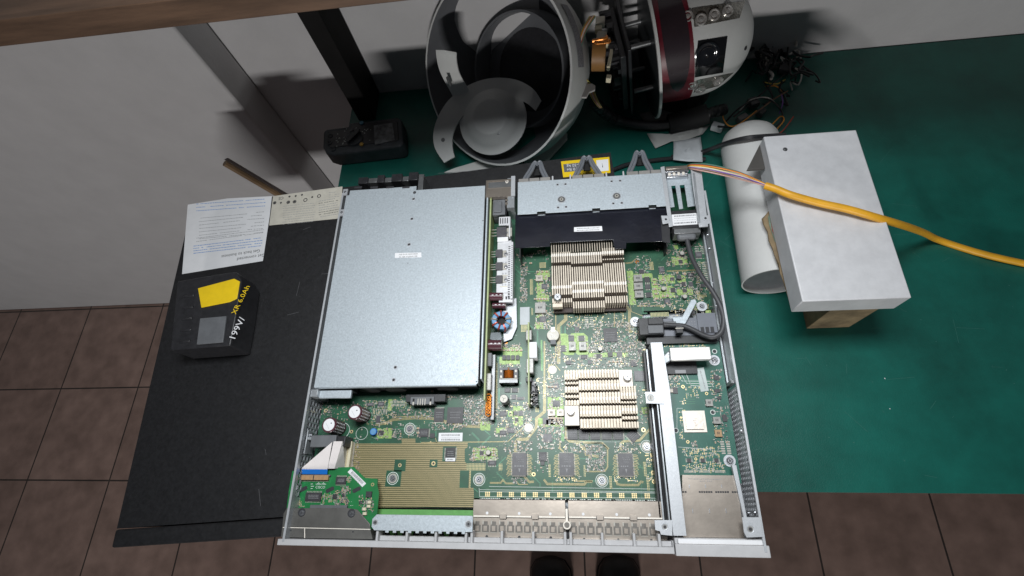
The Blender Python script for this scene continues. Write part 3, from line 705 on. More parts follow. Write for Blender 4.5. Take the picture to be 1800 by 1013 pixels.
def big_cap(u, v, r, h, z=ZB, sleeve=purple, top=white):
    c = W(u, v, z + h); root = MB(); root.lathe([(0, 0), (r, 0), (r, 1.5), (r * .96, 2.4), (r, 3.3), (r, h - .7), (r * .93, h)], T(c.x, c.y, z + .3), sleeve, 32)
    root.ring(c.x, c.y, 0.01, r * .95, z + h + .29, sleeve, 32)
    o = root.build('electrolytic_capacitor', board); t_ = MB()
    t_.disc(c.x, c.y, r * .78, z + h + .2, z + h + .55, top, 28)
    t_.disc(c.x + r * .3, c.y + r * .2, r * .09, z + h + .5, z + h + .6, ink, 8); t_.obox(c.x - r * .15, c.y - r * .2, .2, r * .9, z + h + .55, z + h + .6, inkg, .6)
    t_.build('capacitor_top', o)
    # minus stripe and print on the sleeve
    s_ = MB()
    for i in range(6):
        zz = z + 4 + i * (h - 7) / 5
        for a_ in (-.1, .35, -.5, -.9):
            s_.obox(c.x + math.cos(a_) * (r + .03), c.y + math.sin(a_) * (r + .03), .25, 1.2, zz, zz + 1.1, white, a_)
    s_.build('sleeve_print', o); return o
big_cap(578.5, 747, 8.0, 25); big_cap(623.5, 724.5, 8.0, 25)
c = W(885.5, 701, ZB + 17); mm = MB(); mm.lathe([(4.6, 0), (4.6, 2), (4.3, 2.6), (4.6, 3.2), (4.6, 16.4), (4.2, 17), (0, 17)], T(c.x, c.y, ZB), mat('charcoal_sleeve', (.10, .09, .10), .3), 28)
o = sub(mm, 'electrolytic_capacitor'); mm = MB(); mm.disc(c.x, c.y, 3.9, ZB + 16.9, ZB + 17.2, tin, 24)
for a_ in (0.3, 2.4, 4.5): mm.obox(c.x + math.cos(a_) * 1.2, c.y + math.sin(a_) * 1.2, 2.6, .3, ZB + 17.2, ZB + 17.26, ink, a_)
mm.build('capacitor_top', o)

# ---- loose surface mounted parts (uncountable)
def smd(regions, name, par, z=ZB):
    mm = MB()
    for (u0, v0, u1, v1, cnt, kind) in regions:
        for i in range(int(cnt * 1.5)):
            u = random.uniform(u0, u1); v = random.uniform(v0, v1); c = W(u, v, z)
            # snap to a fine placement grid
            x = round(c.x / .9) * .9; y = round(c.y / .9) * .9
            r = random.random(); L_, w_ = random.choice(((1.6, .8), (1.0, .5), (2.0, 1.2), (1.6, .8)))
            if random.random() < .5: a = 0
            else: a = math.pi / 2
            if kind == 'r': m2 = random.choice((epoxy, epoxy, epoxy, smdgrey, capmlcc))
            elif kind == 'c': m2 = random.choice((capmlcc, capmlcc, smdgrey, epoxy, ferrite2))
            elif kind == 'p': m2 = None
            else: m2 = random.choice((capmlcc, epoxy, epoxy, smdgrey, ferrite2, None))
            zo = .1 + random.random() * .05
            if m2 is None:
                for k in (-1, 1): mm.obox(x + math.cos(a) * k * .8, y + math.sin(a) * k * .8, .9, .8, z + zo, z + zo + .12, tin if random.random() < .6 else gold, a)
            else:
                h = random.uniform(.5, 1.1)
                mm.obox(x, y, L_ * .6, w_, z + zo, z + zo + h, m2, a)
                for k in (-1, 1): mm.obox(x + math.cos(a) * k * L_ * .42, y + math.sin(a) * k * L_ * .42, L_ * .2, w_ * 1.06, z + zo, z + zo + h * 1.04, tin, a)
    o = mm.build(name, par); o['kind'] = 'stuff'; return o
smd([(915, 462, 927, 532, 120, 'r'), (941, 474, 968, 560, 90, 'c'), (955, 548, 972, 580, 50, 'x'), (940, 560, 958, 580, 20, 'c'),
     (996, 566, 1060, 580, 60, 'x'), (1055, 566, 1130, 576, 70, 'c'), (1040, 575, 1060, 640, 110, 'x'), (1086, 570, 1135, 645, 170, 'x'), (1060, 602, 1120, 620, 90, 'r'), (1030, 600, 1046, 620, 30, 'x'), (990, 626, 1100, 648, 110, 'x'),
     (1115, 450, 1145, 480, 40, 'x'), (1145, 486, 1158, 530, 30, 'c'), (1158, 478, 1235, 530, 190, 'x'), (1170, 440, 1215, 470, 70, 'c'), (1110, 530, 1180, 540, 50, 'x'), (1180, 528, 1245, 556, 60, 'p'), (1100, 470, 1112, 540, 14, 'c'),
     (1222, 454, 1242, 500, 20, 'p'), (1150, 425, 1240, 442, 60, 'r'), (905, 440, 968, 458, 30, 'r'),
     (880, 605, 918, 616, 40, 'c'), (880, 640, 915, 650, 24, 'x'), (958, 600, 985, 640, 46, 'x'), (960, 660, 992, 700, 60, 'x'), (944, 664, 962, 700, 20, 'p'), (962, 700, 990, 722, 30, 'c'), (962, 732, 990, 745, 40, 'c'), (945, 745, 992, 790, 130, 'c'), (992, 778, 1030, 795, 40, 'x'),
     (1030, 782, 1064, 828, 130, 'r'), (1080, 780, 1125, 797, 46, 'x'), (1125, 700, 1150, 745, 34, 'x'), (1135, 790, 1152, 845, 26, 'p'), (1110, 672, 1140, 700, 16, 'x'),
     (815, 703, 868, 748, 250, 'r'), (870, 708, 935, 770, 200, 'x'), (760, 744, 820, 756, 46, 'c'), (690, 720, 765, 736, 66, 'r'), (640, 704, 690, 745, 90, 'p'), (690, 703, 722, 718, 20, 'p'), (570, 705, 640, 740, 40, 'x'), (660, 752, 705, 774, 36, 'c'), (605, 770, 632, 830, 50, 'c'),
     (826, 785, 876, 812, 70, 'c'), (886, 775, 935, 797, 60, 'c'), (900, 840, 925, 850, 16, 'r'), (975, 838, 1020, 846, 18, 'p'), (1080, 838, 1120, 846, 20, 'p'), (560, 710, 600, 730, 20, 'x'), (700, 695, 860, 705, 60, 'r'), (940, 800, 965, 830, 12, 'x'), (650, 742, 760, 770, 30, 'x'), (1225, 505, 1250, 545, 20, 'p'),
     (1000, 538, 1100, 566, 50, 'p'), (1100, 575, 1130, 645, 60, 'r')], 'surface_mounted_parts', board)
# larger ceramic blocks in rows
mm = MB()
for (u, v, n, du, dv) in ((1149.5, 492, 5, 1.2, 8.3), (941, 526, 5, 5, 0), (1071, 636, 4, 7, 0), (886, 616, 5, 7.5, 0), (995, 770, 1, 0, 0), (966, 735, 5, 5, .2), (850, 786, 1, 0, 0), (868, 790, 3, 0, 5), (833, 793, 3, 0, 6), (1165, 492, 1, 0, 0), (1190, 480, 1, 0, 0), (1204, 482, 1, 0, 0), (1166, 521, 2, 7, 0), (735, 753, 2, 0, 8), (933, 463, 1, 0, 0), (965, 680, 3, 6, 0), (719, 721, 1, 0, 0), (1197, 544, 3, 5, 2), (945, 478, 3, 8, 0), (760, 688, 1, 0, 0)):
    for i in range(n):
        c = W(u + du * i, v + dv * i, ZB + 1); mm.obox(c.x, c.y, 2.0, 1.8, ZB + .1, ZB + 1.7, capmlcc); mm.obox(c.x - 1.3, c.y, .7, 1.9, ZB + .1, ZB + 1.75, tin); mm.obox(c.x + 1.3, c.y, .7, 1.9, ZB + .1, ZB + 1.75, tin)
o = sub(mm, 'ceramic_capacitors'); o['kind'] = 'stuff'
# finned pad rows (right side)
mm = MB()
for (u, v, n) in ((1229, 434, 5), (1232, 463, 6), (1236, 482, 5), (1035, 559, 6), (1219, 487, 1)):
    for i in range(n):
        for k in (-1, 1): c = W(u + k * 4.5 + i * .4, v + i * 3.1, ZB); mm.obox(c.x, c.y, 4.2, .9, ZB + .1, ZB + .4, tin)
for i in range(10):
    for k in (0, 1): c = W(688 + i * 2.6, 707 + k * 5, ZB + .2); mm.obox(c.x, c.y, .7, 2.6, ZB + .1, ZB + .6, tin)
for i in range(9):
    c = W(656 + i * 3, 724, ZB + .2); mm.obox(c.x, c.y, .5, 6, ZB + .1, ZB + .4, tin)
sub(mm, 'solder_pad_rows')
# board sticker
mm = MB(); x0, x1, y0, y1 = rect(771, 761, 813, 776, ZB + .4); mm.box(x0, x1, y0, y1, ZB + .1, ZB + .45, white)
for v, h in ((765, 1.6), (773, 1.8)): row(mm, 776, v, 810, v, ZB + .5, h, ink, .95, .3, .9)
row(mm, 776, 769, 809, 769, ZB + .5, .5, inkg, .9, .4, 1); sub(mm, 'barcode_sticker')

# ---- heat sinks
def heat_sink(x0, x1, y0, y1, zb, zt, pitch, zones, name='heat_sink', shelf=9.0, fw=.26, shelfm=None, gapw=2.2, tipw=1.0):
    mb_ = MB(); mb_.box(x0 + 1, x1 - 1, y0 + 1, y1 - 1, zb - 3, zb, fin_shade)
    root = mb_.build(name, sw); D = y1 - y0; Wd = x1 - x0; fm = MB(); GW = gapw / D
    for (f0, f1, a, b, bands, gaps, dz) in zones:
        xa, xb = x0 + Wd * f0, x0 + Wd * f1; n = max(1, round((xb - xa) / pitch)); p = (xb - xa) / n
        segs = []; yy = y1 - D * a; cut = sorted(gaps)
        for g in cut + [None]:
            ye = y1 - D * b if g is None else y1 - D * (g - GW)
            segs.append((ye, yy)); 
            if g is not None: yy = y1 - D * (g + GW)
        for i in range(n):
            xc = xa + p * (i + .5); jit = random.uniform(-.08, .08)
            for (s0, s1) in segs:
                if s1 - s0 > .3: fm.box(xc - p * fw + jit, xc + p * fw + jit, s0, s1, zb, zt + dz, fin)
            for g in bands:
                yb_ = y1 - D * g
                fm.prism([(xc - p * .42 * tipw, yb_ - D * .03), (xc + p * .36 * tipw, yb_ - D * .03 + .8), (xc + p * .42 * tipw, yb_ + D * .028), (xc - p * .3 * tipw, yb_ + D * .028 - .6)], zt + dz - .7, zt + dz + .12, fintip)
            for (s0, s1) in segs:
                if s1 - s0 > .3: fm.box(xc - p * .5, xc + p * .5, s0, s1, zt + dz - shelf, zt + dz - shelf + .5, shelfm or fin_shade)  # added sheet across the fin gaps, its depth sets how dark they look
    fm.build('fins', root); return root
x0, x1, y0, y1 = rect(969, 437, 1101, 540, 37)
yb1 = y1
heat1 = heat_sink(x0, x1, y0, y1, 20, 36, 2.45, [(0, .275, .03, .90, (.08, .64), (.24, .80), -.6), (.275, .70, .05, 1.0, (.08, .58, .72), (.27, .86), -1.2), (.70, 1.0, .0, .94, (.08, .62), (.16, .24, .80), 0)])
mm = MB()
for i in range(26):
    xc = x0 + 1 + i * (W(1078, 430, 34).x - x0) / 26; mm.box(xc - .35, xc + .35, y1 - 2, y1 + 18, 20, 34, fin)
mm.build('rear_fins', heat1)
def spring_screw(u, v, z, par, r=4.2, h=8):
    c = W(u, v, z + h); mm = MB(); mm.disc(c.x, c.y, r * .82, z, z + h * .8, darksteel, 24)
    for k in range(4): mm.torus(c.x, c.y, z + 1 + k * 1.4, r * .86, .4, tin, 20, 5)
    mm.disc(c.x, c.y, r, z + h * .75, z + h, chrome, 24, r1=r * .9); mm.torus(c.x, c.y, z + h - .1, r * .82, .3, chrome, 24, 5)
    for a_ in (.7, .7 + math.pi / 2): mm.obox(c.x, c.y, r * 1.1, r * .24, z + h, z + h + .08, darksteel, a_)
    return mm.build('spring_screw', par)
px0, px1, py0, py1 = rect(971, 526, 989, 540, 33); mm = MB(); mm.box(px0, px1, py0, py1, 26, 33, fin); mm.build('corner_pad', heat1, bevel=.4)
spring_screw(980, 522, 33, heat1)
x0, x1, y0, y1 = rect(993, 649, 1120, 752, 31)
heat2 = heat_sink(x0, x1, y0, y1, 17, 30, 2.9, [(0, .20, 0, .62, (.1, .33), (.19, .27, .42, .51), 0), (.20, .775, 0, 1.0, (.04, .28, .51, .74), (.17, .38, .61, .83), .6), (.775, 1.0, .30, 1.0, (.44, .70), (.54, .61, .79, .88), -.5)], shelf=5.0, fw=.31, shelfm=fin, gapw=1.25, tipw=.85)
for (r_, s_) in (((992.5, 713, 1018, 748), (1003, 722)), ((1088, 650, 1112, 680), (1103, 662))):
    qx0, qx1, qy0, qy1 = rect(*r_, 28); mm = MB(); mm.box(qx0, qx1, qy0, qy1, 24, 28, fintip); mm.build('corner_pad', heat2, bevel=.4); spring_screw(*s_, 28, heat2, 4.0, 7)

# ---- coin battery
c = W(972, 589, ZB + 7); mm = MB(); mm.disc(c.x, c.y, 7.2, ZB + .2, ZB + 4, blackp, 32); mm.disc(c.x, c.y, 7.0, ZB + 4, ZB + 6.6, tin, 36, r1=6.6)
mm.box(c.x - 2, c.x + 2, c.y + 4.5, c.y + 9, ZB + 1, ZB + 7.2, chrome); mm.box(c.x - 3, c.x + 3, c.y - 10.5, c.y - 5.5, ZB + 1, ZB + 7, greyp)
for i in range(7): mm.obox(c.x + random.uniform(-3, 3), c.y + random.uniform(-2.5, 2), 3, .4, ZB + 6.6, ZB + 6.66, white, random.uniform(-1, 1))
sub(mm, 'coin_battery', bevel=.2)

# ================================================================ POWER RISER AND ITS PARTS
xr = W(857.5, 520, 38).x
ytop = W(861, 345, 38).y; ybot = W(853, 703, 38).y
mm = MB(); mm.box(xr - .9, xr + .9, ybot, ytop, 15, 39, oliveedge); riser = part(mm, 'power_riser_board', bevel=.1)
# slotted bay wall left of the riser
mm = MB(); xl = W(853, 520, 36).x
mm.box(188, 190, 158, 398, 14, 41.5, steel)
for (v0, v1) in ((352, 410), (436, 527), (547, 600)):
    ya, yb_ = W(858, v1, 41).y, W(858, v0, 41).y; mm.box(190, xr - 2.0, ya, yb_, 22, 24, blackdeep)
mm.box(190.2, xr - 1.4, 160, 398, 14.5, 20, greyp); part(mm, 'bay_wall', bevel=.3)
def rsub(mm, name, **k): return mm.build(name, riser, **k)
# rear bracket in nickel
x0, x1, y0, y1 = rect(854, 316, 900, 346, 42); mm = MB(); mm.box(x0, x1, y0, y1, 36, 42, cage)
for i in range(4): mm.box(x0 + 2, x1 - 6, y1 - 3 - i * 2.8, y1 - 1.8 - i * 2.8, 42.0, 42.9, cage)
mm.box(x1 - 6, x1 + 3, y0 - 16, y1 + 2, 10, 41, wallsteel); mm.box(x1 - 1, x1 + 4, y1 - 26, y1 + 3, 41.5, 43.5, steel2)
for i in range(3): mm.box(x1 - 8, x1 - 5, y0 - 12 + i * 5, y0 - 9 + i * 5, 30, 42.5, cage)
p = W(891, 320, 43); screw(mm, p.x, p.y, 42, 2.6, 1.4, m=fintip); part(mm, 'rear_bracket', bevel=.4)
x0, x1, y0, y1 = rect(866, 344, 888, 377, 36); mm = MB(); mm.box(x0, x1, y0, y1, 15, 35, greyp); mm.box(x0 + 1.5, x1 - 4, y0 + 3, y1 - 9, 35, 37, greyp); mm.box(x1, x1 + 1.5, y0 + 2, y1, 15, 33, blackp); rsub(mm, 'relay_block', bevel=.8)
# white slotted heat spreader and transistors
whm = mat('white_enamel', (0.64, 0.64, 0.66), 0.4, 0.1, 0.05, 100)
x0, x1, y0, y1 = rect(877, 381, 896, 396, 36); mm = MB(); mm.box(x0, x1, y0, y1, 33, 35.5, whm)
for i in range(4): xx = x0 + 1.3 + i * (x1 - x0 - 2) / 4; mm.box(xx, xx + 1.2, y0 + 2.5, y1 - 1.5, 35.5, 35.65, ink)
mm.box(x1 - 1, x1 + .6, y0 - 16, y1, 15, 35, whm); rsub(mm, 'slotted_heat_spreader', bevel=.3)
def transistor(u0, v0, u1, v1, h, srew=None):
    x0, x1, y0, y1 = rect(u0, v0, u1, v1, h); mm = MB(); mm.box(x0, x1, y0, y1, h - 4, h, epoxyp)
    mm.box(x1, x1 + (x1 - x0) * .55, y0 + .5, y1 - .5, h - 3.4, h - 2.2, tin)
    for i in range(3): yy = y0 + (y1 - y0) * (i + .5) / 3; mm.box(xr + 1, x0, yy - .35, yy + .35, h - 3, h - 2.4, tin)
    o = rsub(mm, 'transistor', bevel=.3)
    if srew: s2 = MB(); p = W(*srew, h); screw(s2, p.x, p.y, h - 2.2, 2.2, 1.6); s2.build('screw', o)
transistor(873, 399, 890, 415, 36, (889, 408))
x0, x1, y0, y1 = rect(873, 426, 901, 525, 33); mm = MB(); mm.box(x0, x1 - 2, y0 + 8, y1 + 3, 28, 31, whm)
mm.box(x1 - 2, x1 + .3, y0, y1, 15, 33, whm)
n = 24
for i in range(n):
    yy = y0 + 3 + i * (y1 - y0 - 6) / n; mm.box(x1 - 5.5, x1 - 3.2, yy, yy + 1.1, 31.0, 31.2, ink); mm.box(x1 - 1.4, x1 - .3, yy, yy + 1.3, 33.0, 33.15, ink)
for i in range(4):
    yy = y1 - 10 - i * 14.2; mm.box(x0 + 4, x1 - 6, yy - 4.6, yy - 3.9, 31, 31.4, cream)
    for k in range(2): mm.ring(x0 + 7 + k * 3.5, yy - 2, .5, .9, 31.25, inkg, 12)
for k in range(3): mm.box(x1 - 8 + k * 3, x1 - 6.3 + k * 3, y0 + .4, y0 + 3.4, 31.2, 31.3, ink)
mm.box(x0 + 3, x1, y0 - 3, y0 + 9, 25, 29.5, whm); rsub(mm, 'long_heat_spreader', bevel=.2)
for v in (445.5, 468, 491): transistor(871, v - 7, 883, v + 6, 34, (889, v))
x0, x1, y0, y1 = rect(874, 416, 893, 424, 34); mm = MB(); mm.box(x0, x1, y0, y1, 30, 33, white); rsub(mm, 'white_block', bevel=.4)
# horizontal purple capacitors
def hcap(u0, u1, v, rpx, z):
    a = W(u0, v, z); b = W(u1, v, z); r = (W(u0, v - rpx, z) - a).length; mm = MB()
    mm.cyl((a.x, a.y, z), (b.x, b.y, z), r, r, purple, 24); mm.cyl((b.x, b.y, z), (b.x + .5, b.y, z), r * .85, r * .8, tin, 24)
    for k in (.2, .5, .8): mm.box(a.x + (b.x - a.x) * k, a.x + (b.x - a.x) * k + 2, a.y - .4, a.y + .4, z + r - .08, z + r + .04, white)
    rsub(mm, 'electrolytic_capacitor')
hcap(861, 884, 522, 7, 29); hcap(866, 889, 538, 5, 24); hcap(859, 882, 607, 9.5, 28)
# toroid coil
c = W(880, 563, 30); mm = MB()
MM = Matrix.Translation((c.x, c.y, 26)) @ Matrix.Rotation(math.radians(12), 4, 'Y')
mm.lathe([(5.4, -4), (10.3, -4), (10.8, -3.4), (10.8, 3.4), (10.3, 4), (5.9, 4), (5.4, 3.4), (5.4, -4)], MM, toroidblue, 40)
tor = rsub(mm, 'toroid_coil'); 
mm = MB()
for k in range(9):
    a_ = k * 2 * math.pi / 9 + .25
    for j in (-.055, .055):
        d_ = Vector((math.cos(a_ + j), math.sin(a_ + j), 0))
        pts = [d_ * 4.9 + Vector((0, 0, -4.8)), d_ * 4.9 + Vector((0, 0, 4.6)), d_ * 8 + Vector((0, 0, 5.3)), d_ * 11.5 + Vector((0, 0, 4.4)), d_ * 11.5 + Vector((0, 0, -4.8))]
        mm.tube([MM @ p for p in pts], .5, redwire if k % 4 else tin, 6, 2)
mm.build('winding', tor)
mm = MB(); mm.disc(c.x, c.y, 5.2, 16, 24, blackdeep, 20); mm.build('coil_core', tor)
mm = MB(); mm.prism(poly([(884, 528), (908, 524), (909, 575), (900, 596), (885, 602)], 18), 17, 18.2, steel2); rsub(mm, 'coil_base_plate', bevel=.4)
x0, x1, y0, y1 = rect(860, 583, 884, 600, 33); mm = MB(); mm.prism([(x0, y0 + 3), (x0 + 4, y0), (x1 - 2, y0), (x1, y0 + 4), (x1 - 3, y1), (x0 + 1, y1)], 26, 32, mat('smoked_film', (.16, .18, .19), .15, .4)); rsub(mm, 'coil_clip', bevel=1)
# grey coils at the lower end of the riser
mm = MB(); x0, x1, y0, y1 = rect(855, 620, 864, 643, 32); mm.box(x0, x1, y0, y1, 18, 31, greyp); mm.box(x0, x1, y0 - 26, y0 - 8, 18, 31, ferrite)
for i in range(7): mm.torus((x0 + x1) / 2, y0 - 32 - i * 3, 27, 2.6, .9, copper, 16, 6)
mm.box(x1 - 1, x1 + 3, y0 - 56, y1, 15, 24, darksteel); rsub(mm, 'choke_column', bevel=.4)
# transformer with orange coil
x0, x1, y0, y1 = rect(877, 646, 910, 673, 27); mm = MB()
mm.box(x0, x1, y0, y0 + 4.2, 15, 26, darksteel); mm.box(x0, x1, y1 - 2.5, y1, 15, 26, greyp); mm.box(x0, x0 + 4.5, y0, y1, 15, 25.2, greyp); mm.box(x1 - 4.5, x1, y0, y1, 15, 25.2, greyp)
mm.box(x0 + 3, x1 - 3, y0 + 3, y1 - 2, 15, 19, blackdeep)
for yy in (y0 + 7, y0 + 13):
    for xx in (x0 + 2.2, x1 - 2.2): mm.box(xx - 1.2, xx + 1.2, yy - 1.6, yy + 1.6, 25.2, 25.8, tin)
mm.box(x0, x1, y0 + 4.0, y0 + 5, 25.8, 26.6, tin)
tr_ = sub(mm, 'transformer', bevel=.5); mm = MB()
cx = (x0 + x1) / 2; 
for i in range(9): yy = y0 + 6 + i * 1.25; mm.tube([(cx - 4.8, yy, 18), (cx - 4, yy, 23.5), (cx, yy + .3, 25.6), (cx + 4, yy, 23.5), (cx + 4.8, yy, 18)], .68, copper, 6, 3)
mm.build('winding', tr_)
# second upright card with white blocks
xs = W(929, 620, 34).x; ya, yb_ = W(930, 712, 30).y, W(928, 566, 34).y
mm = MB(); mm.box(xs - .8, xs + .8, ya, yb_, 15, 33, oliveedge); card = part(mm, 'upright_card')
for (r_, m2, h) in (((930, 601, 944, 629), white, 33), ((925, 630, 938, 656), ferrite, 31), ((924, 580, 935, 598), ferrite, 31), ((924, 663, 935, 671), epoxy, 29), ((934, 670, 941, 690), epoxyp, 24), ((936, 690, 946, 705), epoxy, 20)):
    x0, x1, y0, y1 = rect(*r_, h); mm = MB(); mm.box(x0, x1, y0, y1, 18, h, m2); mm.build('card_component', card, bevel=.7)
mm = MB()
for i in range(50):
    c = W(random.uniform(930, 945), random.uniform(668, 712), 26); mm.obox(c.x, c.y, random.uniform(.6, 2), random.uniform(.5, 1.6), random.uniform(15, 20), random.uniform(21, 29), random.choice((tin, epoxy, epoxy, greyp, blackp)), random.random())
o = mm.build('card_small_parts', card); o['kind'] = 'stuff'
x0, x1, y0, y1 = rect(914, 540, 931, 571, ZB + .6); mm = MB(); mm.box(x0, x1, y0, y1, ZB + .1, ZB + .8, mat('grey_pad', (.50, .53, .55), .5)); sub(mm, 'thermal_pad', bevel=.2)

# ================================================================ REAR: cover plate, black duct, fan modules
yr0 = W(1010, 314, 44).y
x0 = W(910, 349, 44).x; x1 = W(1167.5, 334, 44).x; y0 = W(1040, 370, 44).y
mm = MB(); notch = []
tabs = ((944, 959), (1041, 1055), (1141, 1155))
pts = [(x0, yr0), (x0, y0)]
for a, b in tabs:
    xa, xb = W(a, 370, 44).x, W(b, 370, 44).x; pts += [(xa, y0), (xa, y0 + 2.8), (xb, y0 + 2.8), (xb, y0)]
pts += [(x1, y0), (x1, yr0)]
mm.prism(pts, 42.9, 44.1, steel)
for a, b in tabs:
    xa, xb = W(a, 370, 44).x, W(b, 370, 44).x; mm.box(xa + .3, xb - .3, y0 - .2, y0 + 2.6, 40.8, 41.4, blackdeep); mm.box(xa + .6, xb - .6, y0 - 1.0, y0 - .3, 40.4, 41.4, steel)
mm.box(x0, x1, yr0 - 1, yr0 + .2, 30, 43.2, steel)
plate = part(mm, 'fan_bay_cover', bevel=.35)
mm = MB()
for (u, v) in ((980, 325), (994, 324), (981, 365), (995, 364), (1075, 319), (1090, 318), (1078, 358), (1093, 357)): hole(mm, u, v, 44.15, 1.2)
for (u, v) in ((987, 351), (1084, 345)):
    p = W(u, v, 44); mm.torus(p.x, p.y, 44.1, 4.6, .5, steel2, 28, 6); mm.disc(p.x, p.y, 4.2, 44.1, 44.3, darksteel, 24); mm.disc(p.x, p.y, 2.2, 44.3, 44.9, tin, 18); mm.disc(p.x, p.y, 1.0, 44.9, 45, ink, 10)
mm.build('cover_screws_and_holes', plate)
mm = MB(); mm.prism(poly([(906, 377), (1178, 362), (1178, 428), (1162, 424.5), (1101, 427), (1100.5, 437), (1081, 438), (1077, 421.5), (967, 427), (966.5, 433.5), (905, 436.5)], 40), 39, 40, blackgloss)
duct = part(mm, 'black_air_duct', bevel=.3)
mm = MB(); mm.prism(poly([(1161, 381), (1177, 380), (1178, 428), (1164, 424)], 40.4), 40.05, 40.5, blackp)
mm.box(x0 + 2, x0 + 3, y0 - 55, y0, 14.2, 39, blackp); mm.box(x1 - 4, x1 - 3, y0 - 50, y0, 14.2, 39, blackp); mm.build('duct_side', duct)
mm = MB(); mm.prism(poly([(1009, 399.5), (1058, 397.5), (1059, 406), (1009, 407.5)], 40.5), 40.15, 40.35, white)
for v in (401.5, 405): row(mm, 1014, v + .5, 1054, v - 1, 40.4, .9, ink, .9, .4, 1.2)
mm.build('sticker', duct)
# vertical fan module row behind the plate + grey wishbone handles
fans = [((911, 968, 317), (944.5, 287), (921, 315), (963, 314)), ((1005, 1063, 311), (1031, 278), (1010, 308), (1056, 306)), ((1101, 1165, 305), (1124, 269), (1104, 303), (1147, 301))]
hg = mat('grey_handle_plastic', (0.17, 0.18, 0.20), 0.45, 0, 0.05, 80)
for (bx, ap, l1, l2) in fans:
    xa, xb = W(bx[0], bx[2], 40).x, W(bx[1], bx[2], 40).x
    mm = MB(); n = 3
    for i in range(n): mm.box(xa + (xb - xa) * i / n + .5, xa + (xb - xa) * (i + 1) / n - .5, yr0 + .4, yr0 + 7, 8, 41, mat('beige_metal', (.42, .40, .38), .4, .5))
    mm.box(xa + .3, xb - .3, yr0 + .3, yr0 + 6, 7, 39.5, darksteel)
    fm_ = part(mm, 'fan_module', bevel=.3)
    a3 = W3(*ap, 26); q1 = W3(*l1, 34); q2 = W3(*l2, 34); mm = MB()
    for q, s_ in ((q1, -1), (q2, 1)):
        for off in (0, 3.2):
            mid = (a3 + q) / 2 + Vector((s_ * 1.2, 2, 0)); o2 = Vector((-s_ * off, -off * .2, -off * .3))
            mm.tube([q + o2 - Vector((0, 5, 0)), q + o2, mid + o2, a3 + Vector((s_ * 5, 0, 0)) + o2 * .6, a3 + Vector((s_ * 2, 2.5, 0)) + o2 * .3], 1.9, hg, 8, 5)
    mm.cyl(a3 + Vector((-5, 0, -4)), a3 + Vector((5, 0, -4)), 4.2, 4.2, hg, 16); mm.disc(a3.x, a3.y - 3.5, 2.2, a3.z - 2, a3.z + 2.6, hg, 12); mm.disc(a3.x, a3.y - 3.5, 1.0, a3.z + 2.6, a3.z + 2.7, ink, 10)
    mm.box(a3.x - 4.5, a3.x + 4.5, a3.y - 16, a3.y - 5, a3.z - 6, a3.z - 4, blackdeep)
    mm.build('handle', fm_)
mm = MB()
for (u, v) in ((971, 306), (1002.5, 309), (1066, 303), (1096.5, 305)):
    p = W(u, v, 40); mm.cyl((p.x, yr0 + .4, 36), (p.x, yr0 + 11, 36), 1.3, 1.0, whm, 12)
part(mm, 'guide_pin')

# ---- right rear bay: rails, slotted plate, small module, plug and cable
ZT = 44.0
bay = MB()
def quad(mm, pts, z, m, th=1.1): mm.prism(poly(pts, z), z - th, z, m)
quad(bay, [(1161, 294), (1168, 292), (1183, 398), (1176, 399)], 44.3, steel2)          # left rail
bay.prism(poly([(1213, 288), (1232, 290), (1245, 398), (1229, 399), (1218, 330)], 44.3), 42.5, 44.3, steel2)  # right rail
bay.prism(poly([(1218, 305), (1221, 305), (1231, 392), (1227, 392)], 44.8), 42, 46.0, wallsteel)
quad(bay, [(1162, 379), (1176, 379), (1178, 392), (1165, 394)], 44.6, steel2)
quad(bay, [(1229, 380), (1247, 378), (1249, 392), (1240, 396), (1231, 397)], 44.8, steel2)
bayo = part(bay, 'module_rail', bevel=.3)
mm = MB()
for (u, v) in ((1170.5, 386), (1240, 384)):
    p = W(u, v, 45); mm.disc(p.x, p.y, 3.6, 44.7, 45.3, steel2, 20); mm.disc(p.x, p.y, 1.4, 45.3, 45.45, ink, 12)
p = W(1226, 296, 45); mm.disc(p.x, p.y, 2.0, 44.3, 45, tin, 14); mm.disc(p.x, p.y, .9, 45, 45.1, ink, 10)
mm.build('rail_screw', bayo)
mm = MB(); zz = 34
def q_(a): return poly(a, zz)
mm.prism(q_([(1170, 309), (1215, 305), (1216, 324), (1172, 327)]), zz - 1, zz, steel)
mm.prism(q_([(1172, 327), (1180, 326.5), (1186, 364), (1178, 365)]), zz - 1, zz, steel); mm.prism(q_([(1187, 326), (1195, 325.5), (1201, 367), (1194, 368)]), zz - 1, zz, steel); mm.prism(q_([(1203, 325), (1216, 324), (1222, 362), (1209, 364)]), zz - 1, zz, steel)
part(mm, 'slotted_plate', bevel=.3)
x0, x1, y0, y1 = rect(1171, 291, 1210, 308, 43); mm = MB(); mm.box(x0, x1, y0, y1, 30, 39, chrome); mm.box(x0, x1, y1 - 4, y1, 30, 42, cage)
mm.cyl((x0 + 1, y0 + 3, 39.2), (x1 - 1, y0 + 3, 39.2), 2.6, 2.6, chrome, 16); mm.box(x0 - 1, x1 + 1, y0 + 6, y0 + 8, 39, 41.5, chrome)
for k in range(4): mm.box(x0 + 2 + k * (x1 - x0 - 4) / 4, x0 + 5 + k * (x1 - x0 - 4) / 4, y0 + 1, y0 + 5, 41.3, 42.1, fintip)
part(mm, 'rear_port_shield', bevel=.5)
x0, x1, y0, y1 = rect(1176, 364, 1234, 402, 40); mm = MB(); mm.box(x0 + 2, x1 - 2, y0 + 1, y1 - 4, 28, 39.5, blackp)
mm.box(x0 + 4, x1 - 3, y0 - 5, y0 + 2, 22, 38, darksteel); stick = part(mm, 'storage_module', bevel=.6)
